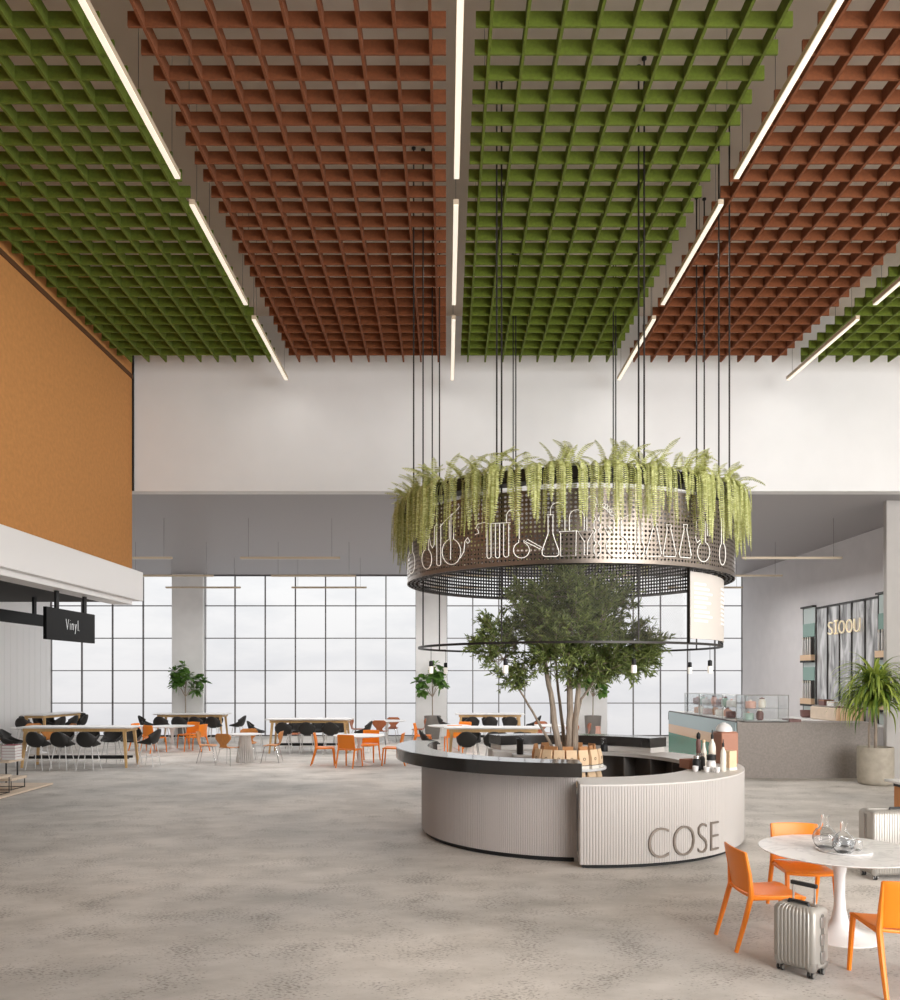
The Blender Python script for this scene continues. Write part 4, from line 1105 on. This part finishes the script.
MB().box(-.142, .142, -.202, .202, .1, .112).build('seam', M['kraft'], wbx)
bbx = thing('brown_box', 'dark brown box beside the white box on the wooden trough', 'box', (10.75, 22.62, 1.42))
MB().box(-.14, .14, -.16, .16, 0, .17).build('carton', M['plum'], bbx, bevel=.004)
MB().box(-.142, .142, -.162, .162, .13, .14).build('seam', M['kraft2'], bbx)

# mirrored sign panel on the right wall
sp = thing('sign_panel', 'smoky mirrored wall panel with dark mullions carrying the glowing SIOOU letters', 'wall panel', (X_R, 0, 0))
ys = [20.46, 21.13, 21.82, 22.5, 23.2, 23.92]
for a, b in zip(ys[:-1], ys[1:]):
    MB().box(-.03, -.005, a + .02, b - .02, 1.045, 4.24).build('mirror_pane', M['mirror'], sp, smooth=False)
fr = MB()
for y in ys: fr.box(-.05, -.002, y - .025, y + .025, 1.03, 4.28)
fr.box(-.05, -.002, ys[0], ys[-1], 4.24, 4.30)
fr.build('mullions', M['dark_metal'], sp, smooth=False)
lt = MB(); pen = -.86
for ch_ in 'SIOOU':
    if ch_ == 'I':
        lt.box(pen + .085, pen + .135, 0, .40, -.015, .015).box(pen + .02, pen + .2, 0, .045, -.015, .015).box(pen + .02, pen + .2, .355, .40, -.015, .015); pen += .27; continue
    me = text_mesh(ch_, .55, .015, -.008)
    xs = [v.co.x for v in me.vertices]; w_ = max(xs) - min(xs); tw_ = .27 if ch_ == 'S' else .33
    lt.add([((v.co.x - min(xs)) / w_ * tw_ + pen, v.co.y, v.co.z) for v in me.vertices], [tuple(p.vertices) for p in me.polygons]); pen += tw_ + .085
o = lt.build('lettering', M['gold'], sp, smooth=False)
o.matrix_local = Matrix.Translation((-.085, 22.2, 3.43)) @ Matrix.Rotation(R_(-90), 4, 'Z') @ Matrix.Rotation(R_(90), 4, 'X')
def rack(y0, y1, label):
    t = thing('wall_shelf', label, 'shelf unit', (X_R, 0, 0), 0, 'narrow shelf units beside the mirrored panel')
    MB().box(-.05, -.01, y0, y1, 1.03, 4.32).build('back_panel', M['paleteal'], t, smooth=False)
    MB().box(-.03, -.01, y0, y0 + .02, 1.03, 4.32).box(-.06, -.01, y1 - .02, y1, 1.03, 4.32).box(-.14, -.01, y0, y1, 4.32, 4.37).build('frame', M['dark_metal'], t, smooth=False)
    for z in (2.72, 1.40):
        MB().box(-.16, -.05, y0 + .02, y1 - .02, z, z + .17).build('shelf', M['shelfwood'], t)
        MB().box(-.16, -.05, y0 + .02, y1 - .02, z - .06, z).build('shelf_underside', M['black'], t)
        MB().box(-.065, -.052, y0 + .02, y1 - .02, z + .72, z + 1.12).build('teal_band', M['teal'], t, smooth=False)
        MB().box(-.06, -.052, y0 + .02, y1 - .02, z + .17, z + .72).build('dark_band', M['dark_metal'], t, smooth=False)
    return t
rack(23.95, 24.75, 'narrow teal-banded shelf unit left of the mirrored sign panel')
rack(19.64, 20.44, 'narrow teal-banded shelf unit right of the mirrored sign panel by the pillar')
for u, (y0, nm) in enumerate(((23.95, 'left'), (19.64, 'right'))):
    for z, sh in ((2.89, 'upper'), (1.57, 'lower')):
        for k in range(4):
            t = thing('slim_bottle', '%s slim white bottle from the back, %s shelf, %s teal shelf unit' % (ORD[k], sh, nm), 'bottle', (X_R - .11, y0 + .67 - .155 * k, z), 0, 'slim white bottles on the wall shelves')
            MB().lathe([(.024, 0), (.028, .01), (.028, .44), (.018, .48)], 12).build('body', M['white'], t)
            MB().lathe([(.02, .48), (.02, .53), (0, .54)], 10).build('cap', M['cream'], t)

# ------------------------------------------------------------------ near right table group
nt2 = make_tulip(M['marble']); nt2.location = (3.41, 6.93, 0)
tag(nt2, 'round white marble pedestal table in the right foreground with carafes on it', 'table', 'round white pedestal tables')
G_ = 'orange plastic chairs around the marble table'
orange((2.70, 6.75, 0), R_(-88), 'orange plastic chair left of the marble table, beside the silver suitcase', G_)
orange((3.37, 7.55, 0), R_(174), 'orange plastic chair behind the marble table, half hidden by its top', G_)
orange((3.295, 5.87, 0), R_(-3), 'orange plastic chair at the right picture edge in front of the marble table', G_)
TX, TY, TZ = 3.40, 6.88, .748
ty2 = thing('round_tray', 'round white tray holding the carafes and glasses on the marble table', 'tray', (TX + .02, TY, TZ))
MB().lathe([(0, 0), (.205, 0), (.22, .004), (.225, .014), (.215, .016), (0, .012)], 48).build('tray', M['marble'], ty2)
def carafe(x, y, lab, stripes, s):
    t = thing('glass_carafe', lab, 'carafe', (x, y, TZ + .0165), 0, 'glass carafes on the marble table')
    out = [(.0, 0), (.055, 0), (.075, .02), (.09, .06), (.088, .1), (.065, .14), (.035, .165), (.027, .18), (.026, .235), (.03, .25)]
    inn = [(.028, .25), (.023, .235), (.024, .18), (.032, .163), (.062, .138), (.084, .1), (.086, .06), (.072, .023), (.052, .005), (0, .005)]
    MB().lathe([(r * s, z * s) for r, z in out + inn], 32).build('vessel', M['clear'], t)
    if stripes:
        mb = MB()
        for k in range(7):
            z = .065 + k * .011; r = .0905 - .045 * max(0, (z - .08) / .08) ** 1.6
            mb.tube([((r * math.cos(q * math.pi / 16)) * s, (r * math.sin(q * math.pi / 16)) * s, (z + .012 * math.sin(q * math.pi / 16)) * s) for q in range(32)], .0016, 4, closed=True)
        mb.build('stripes', M['black'], t)
    return t
carafe(TX - .115, TY + .05, 'round glass carafe with dark stripes on the marble table', True, 1.12)
carafe(TX - .05, TY - .145, 'plain round glass carafe in front of the striped one', False, 1.02)
def tumbler(x, y, lab):
    t = thing('glass_tumbler', lab, 'glass', (x, y, TZ + .0165), 0, 'glass tumblers on the marble table')
    MB().lathe([(0, 0), (.032, 0), (.044, .015), (.05, .045), (.044, .085), (.042, .085), (.047, .045), (.041, .017), (.03, .006), (0, .006)], 28).build('bowl', M['clear'], t)
    MB().tube([(.043 * math.cos(q * math.pi / 12), .043 * math.sin(q * math.pi / 12), .085) for q in range(24)], .0015, 5, closed=True).build('rim', M['chrome'], t)
tumbler(TX + .06, TY + .07, 'glass tumbler at the back of the round tray')
tumbler(TX + .10, TY - .06, 'glass tumbler at the front right of the round tray')

def suitcase(name, label, loc, rz, w, d, h, pull):
    t = thing(name, label, 'suitcase', loc, rz, 'ribbed silver suitcases')
    # ribbed rounded-rectangle section swept up, corners rounded at both ends
    per = []
    rc = .034
    def arcp(cx, cy, a0): return [(cx + rc * math.cos(R_(a0 + q * 15)), cy + rc * math.sin(R_(a0 + q * 15)), None) for q in range(7)]
    def side(p, q):
        L = math.hypot(q[0] - p[0], q[1] - p[1]); n = max(2, int(L / .028)); nx, ny = (q[1] - p[1]) / L, -(q[0] - p[0]) / L; out = []
        for i in range(n):
            for f, o in ((.15, 0), (.3, .006), (.7, .006), (.85, 0)):
                u = (i + f) / n
                out.append((p[0] + (q[0] - p[0]) * u + nx * o, p[1] + (q[1] - p[1]) * u + ny * o))
        return out
    X, Y = w / 2, d / 2
    ring = []
    ring += side((-X + rc, -Y), (X - rc, -Y)); ring += [a[:2] for a in arcp(X - rc, -Y + rc, -90)]
    ring += [(X, -Y + rc + (d - 2*rc) * q / 4) for q in range(1, 4)]; ring += [a[:2] for a in arcp(X - rc, Y - rc, 0)]
    ring += side((X - rc, Y), (-X + rc, Y)); ring += [a[:2] for a in arcp(-X + rc, Y - rc, 90)]
    ring += [(-X, Y - rc - (d - 2*rc) * q / 4) for q in range(1, 4)]; ring += [a[:2] for a in arcp(-X + rc, -Y + rc, 180)]
    z0, z1 = .055, h
    lv = [(z0, .86), (z0 + .012, .94), (z0 + .04, 1), (z1 - .04, 1), (z1 - .012, .94), (z1, .86)]
    vs = []; fs = []; n = len(ring)
    for z, k in lv:
        fx, fy = (X - (1 - k) * .25) / X, (Y - (1 - k) * .25) / Y
        vs += [(x * fx, y * fy, z) for x, y in ring]
    for i in range(len(lv) - 1):
        for j in range(n): fs.append((i*n + j, i*n + (j+1) % n, (i+1)*n + (j+1) % n, (i+1)*n + j))
    fs.append(tuple(range(n))[::-1]); fs.append(tuple((len(lv)-1)*n + j for j in range(n)))
    MB().add(vs, fs).build('shell', M['case'], t)
    fr = MB()
    for y in (-.012, .012):
        fr.tube([(-X - .003, y, z0 + .05), (-X - .003, y, z1 - .05), (-X + .04, y, z1 + .003), (X - .04, y, z1 + .003), (X + .003, y, z1 - .05), (X + .003, y, z0 + .05)], .006, 6)
    fr.build('closing_frame', M['alu'], t)
    for z in (h * .3, h * .55, h * .8): MB().box(X, X + .012, -.03, .03, z - .04, z + .04).build('latch', M['alu'], t, bevel=.003)
    for sx in (-1, 1):
        for sy in (-1, 1):
            MB().lathe([(.0, z0 - .006), (.03, z0 - .004), (.042, z0 + .02), (.044, z0 + .06), (.03, z0 + .075)], 14, (sx * (X - .04), sy * (Y - .04), 0)).build('corner_guard', M['alu'], t)
    for sx in (-1, 1):
        for sy in (-1, 1):
            wx, wy = sx * (X - .045), sy * (Y - .04)
            wb = MB()
            for o in (-.014, .014):
                wb.lathe([(.0, -.008), (.016, -.008), (.026, -.005), (.026, .005), (.016, .008), (0, .008)], 18)
                wb.v[-18*6:] = [(wx + q[2] + o, wy + q[0], .026 + q[1]) for q in wb.v[-18*6:]]
            wh = wb.build('wheel', M['rubber'], t)
            hb = MB()
            for o in (-.024, .024):
                hb.lathe([(0, -.002), (.019, -.002), (.019, .002), (0, .002)], 14)
                hb.v[-14*4:] = [(wx + q[2] + o, wy + q[0], .026 + q[1]) for q in hb.v[-14*4:]]
            hb.box(wx - .007, wx + .007, wy - .01, wy + .01, .02, .06).build('hub', M['alu'], wh)
    MB().tube([(-.08, -.03, h), (-.075, -.03, h + .022), (.075, -.03, h + .022), (.08, -.03, h)], .011, 8).build('carry_handle', M['rubber'], t)
    if pull:
        for s_ in (-1, 1): MB().tube([(s_ * .085, .05, h - .02), (s_ * .085, .05, h + pull)], .008, 8).build('pull_rod', M['alu'], t)
        MB().box(-.105, .105, .035, .065, h + pull - .008, h + pull + .024).build('pull_grip', M['rubber'], t, bevel=.008)
    return t
suitcase('suitcase', 'small ribbed silver suitcase with raised handle beside the marble table', (2.70, 6.09, 0), R_(-52), .33, .23, .52, .13)
suitcase('suitcase', 'large ribbed silver suitcase behind the marble table at the right picture edge', (5.02, 8.95, 0), R_(3), .68, .3, .76, 0)
wd = thing('bar_table', 'white table with a wooden end panel at the right picture edge beyond the large suitcase', 'table', (7.52, 11.3, 0))
MB().box(-1.1, 1.1, -.42, .42, .71, .745).build('table_top', M['white'], wd, bevel=.006)
MB().box(-1.0, 1.0, -.36, .36, .65, .71).build('apron', M['black'], wd)
for sx in (-1, 1): MB().box(sx * .96 - .03, sx * .96 + .03, -.36, .36, 0, .65).build('end_panel', M['ply'], wd, bevel=.004)

# ------------------------------------------------------------------ low display furniture at the left edge
pf = thing('low_platform', 'low pale wooden platform on the floor at the left picture edge', 'platform', (0, 0, 0))
MB().box(-10.6, -8.1, 14.5, 16.5, .012, .05).build('deck', M['platform'], pf, bevel=.004)
MB().box(-10.58, -8.12, 14.52, 16.48, 0, .012).build('plinth', M['inner'], pf)
def side_table(x0, x1, y0, y1, z, label):
    t = thing('side_table', label, 'side table', ((x0 + x1) / 2, (y0 + y1) / 2, .05), 0, 'low wooden side tables on the platform')
    w, d = (x1 - x0) / 2, (y1 - y0) / 2; z -= .05
    MB().box(-w, w, -d, d, z - .05, z).build('top', M['platform'], t, bevel=.004)
    for sx in (-1, 1):
        for sy in (-1, 1):
            MB().tube([(sx * (w - .03), sy * (d - .03), 0), (sx * (w - .03), sy * (d - .03), z - .05)], .009, 6).build('leg', M['black'], t)
    MB().tube([(-w + .03, -d + .03, .01), (w - .03, -d + .03, .01), (w - .03, d - .03, .01), (-w + .03, d - .03, .01)], .008, 6, closed=True).build('base_frame', M['black'], t)
side_table(-9.1, -8.20, 14.55, 15.1, .40, 'taller square wooden side table with thin black legs on the low platform')
side_table(-9.1, -8.33, 15.35, 15.9, .28, 'lower wooden side table behind the taller one on the low platform')
bn = thing('display_bench', 'pale wooden bench carrying the striped books before the shop-front bar table', 'bench', (-9.9, 17.1, 0))
MB().box(-1.0, .72, -.3, .3, .42, .47).build('top', M['platform'], bn, bevel=.004)
for sx in (-.9, .62):
    for sy in (-.22, .22): MB().tube([(sx, sy, 0), (sx, sy, .42)], .016, 8).build('leg', M['black'], bn)
for k in range(5):
    t = thing('book', '%s book from the bottom in the striped stack on the pale bench' % ORD[k], 'book', (-9.28, 17.1, .471 + .062 * k), 0, 'stacked striped books on the bench')
    MB().box(-.14, .14, -.13, .13, .0, .055).build('pages', M['white'], t)
    MB().box(-.145, .145, -.135, .135, .055, .061).box(-.145, -.14, -.135, .135, 0, .055).build('cover', M['red'], t)

# ------------------------------------------------------------------ light
wld = bpy.data.worlds.new('overcast_sky'); SC.world = wld; wld.use_nodes = True
nt = wld.node_tree; N, L = nt.nodes.new, nt.links.new
bg = nt.nodes['Background']
tc = N('ShaderNodeTexCoord'); sx = N('ShaderNodeSeparateXYZ'); L(tc.outputs['Generated'], sx.inputs[0])
mp = N('ShaderNodeMapping'); mp.inputs['Scale'].default_value = (1, 1, 3.2); L(tc.outputs['Generated'], mp.inputs[0])
cl = N('ShaderNodeTexNoise'); cl.inputs['Scale'].default_value = 4.2; cl.inputs['Detail'].default_value = 7; cl.inputs['Roughness'].default_value = .6
L(mp.outputs[0], cl.inputs['Vector'])
cr = N('ShaderNodeValToRGB'); e = cr.color_ramp.elements
e[0].position = .40; e[0].color = (.90, .91, .925, 1); e[1].position = .56; e[1].color = (1, 1, 1, 1)
L(cl.outputs['Fac'], cr.inputs['Fac'])
gr_ = N('ShaderNodeValToRGB'); e = gr_.color_ramp.elements
e[0].position = .44; e[0].color = (.76, .75, .757, 1); e[1].position = .56; e[1].color = (1, 1, 1, 1)
k = e.new(.49); k.color = (.86, .85, .86, 1)
ma = N('ShaderNodeMath'); ma.operation = 'MULTIPLY_ADD'; ma.inputs[1].default_value = .5; ma.inputs[2].default_value = .5
L(sx.outputs['Z'], ma.inputs[0]); L(ma.outputs[0], gr_.inputs['Fac'])
mx = N('ShaderNodeMix'); mx.data_type = 'RGBA'; mx.blend_type = 'MULTIPLY'; mx.inputs[0].default_value = 1
L(cr.outputs[0], mx.inputs[6]); L(gr_.outputs[0], mx.inputs[7]); L(mx.outputs[2], bg.inputs['Color'])
bg.inputs["Strength"].default_value = 1.03

# daylight through the open glazed front behind the camera, stronger from the right
area('daylight_front', (9.4, Y_NEAR + .1, 4.7), (R_(90), 0, R_(24)), 9.6, 8.8, 2650, (1, 1, 1))
area('daylight_side', (14.6, 4.5, 4.4), (R_(90), 0, R_(90)), 16, 7.5, 380, (1, 1, .995))

# ------------------------------------------------------------------ camera and view
cam = bpy.data.cameras.new('camera'); co = bpy.data.objects.new('camera', cam); COL.objects.link(co)
co.location = (0, 0, H_CAM); co.rotation_euler = (R_(90), 0, 0)
cam.sensor_fit = 'HORIZONTAL'; cam.sensor_width = 36; cam.lens = 32
cam.shift_x = 4 / 900; cam.shift_y = 176 / 900
cam.clip_end = 200
SC.camera = co
SC.view_settings.view_transform = 'Standard'; SC.view_settings.look = 'None'
SC.view_settings.gamma = 1; SC.view_settings.use_curve_mapping = False
SC.view_settings.exposure = 0.0
SC.cycles.max_bounces = 8; SC.cycles.transparent_max_bounces = 24; SC.cycles.use_denoising = True
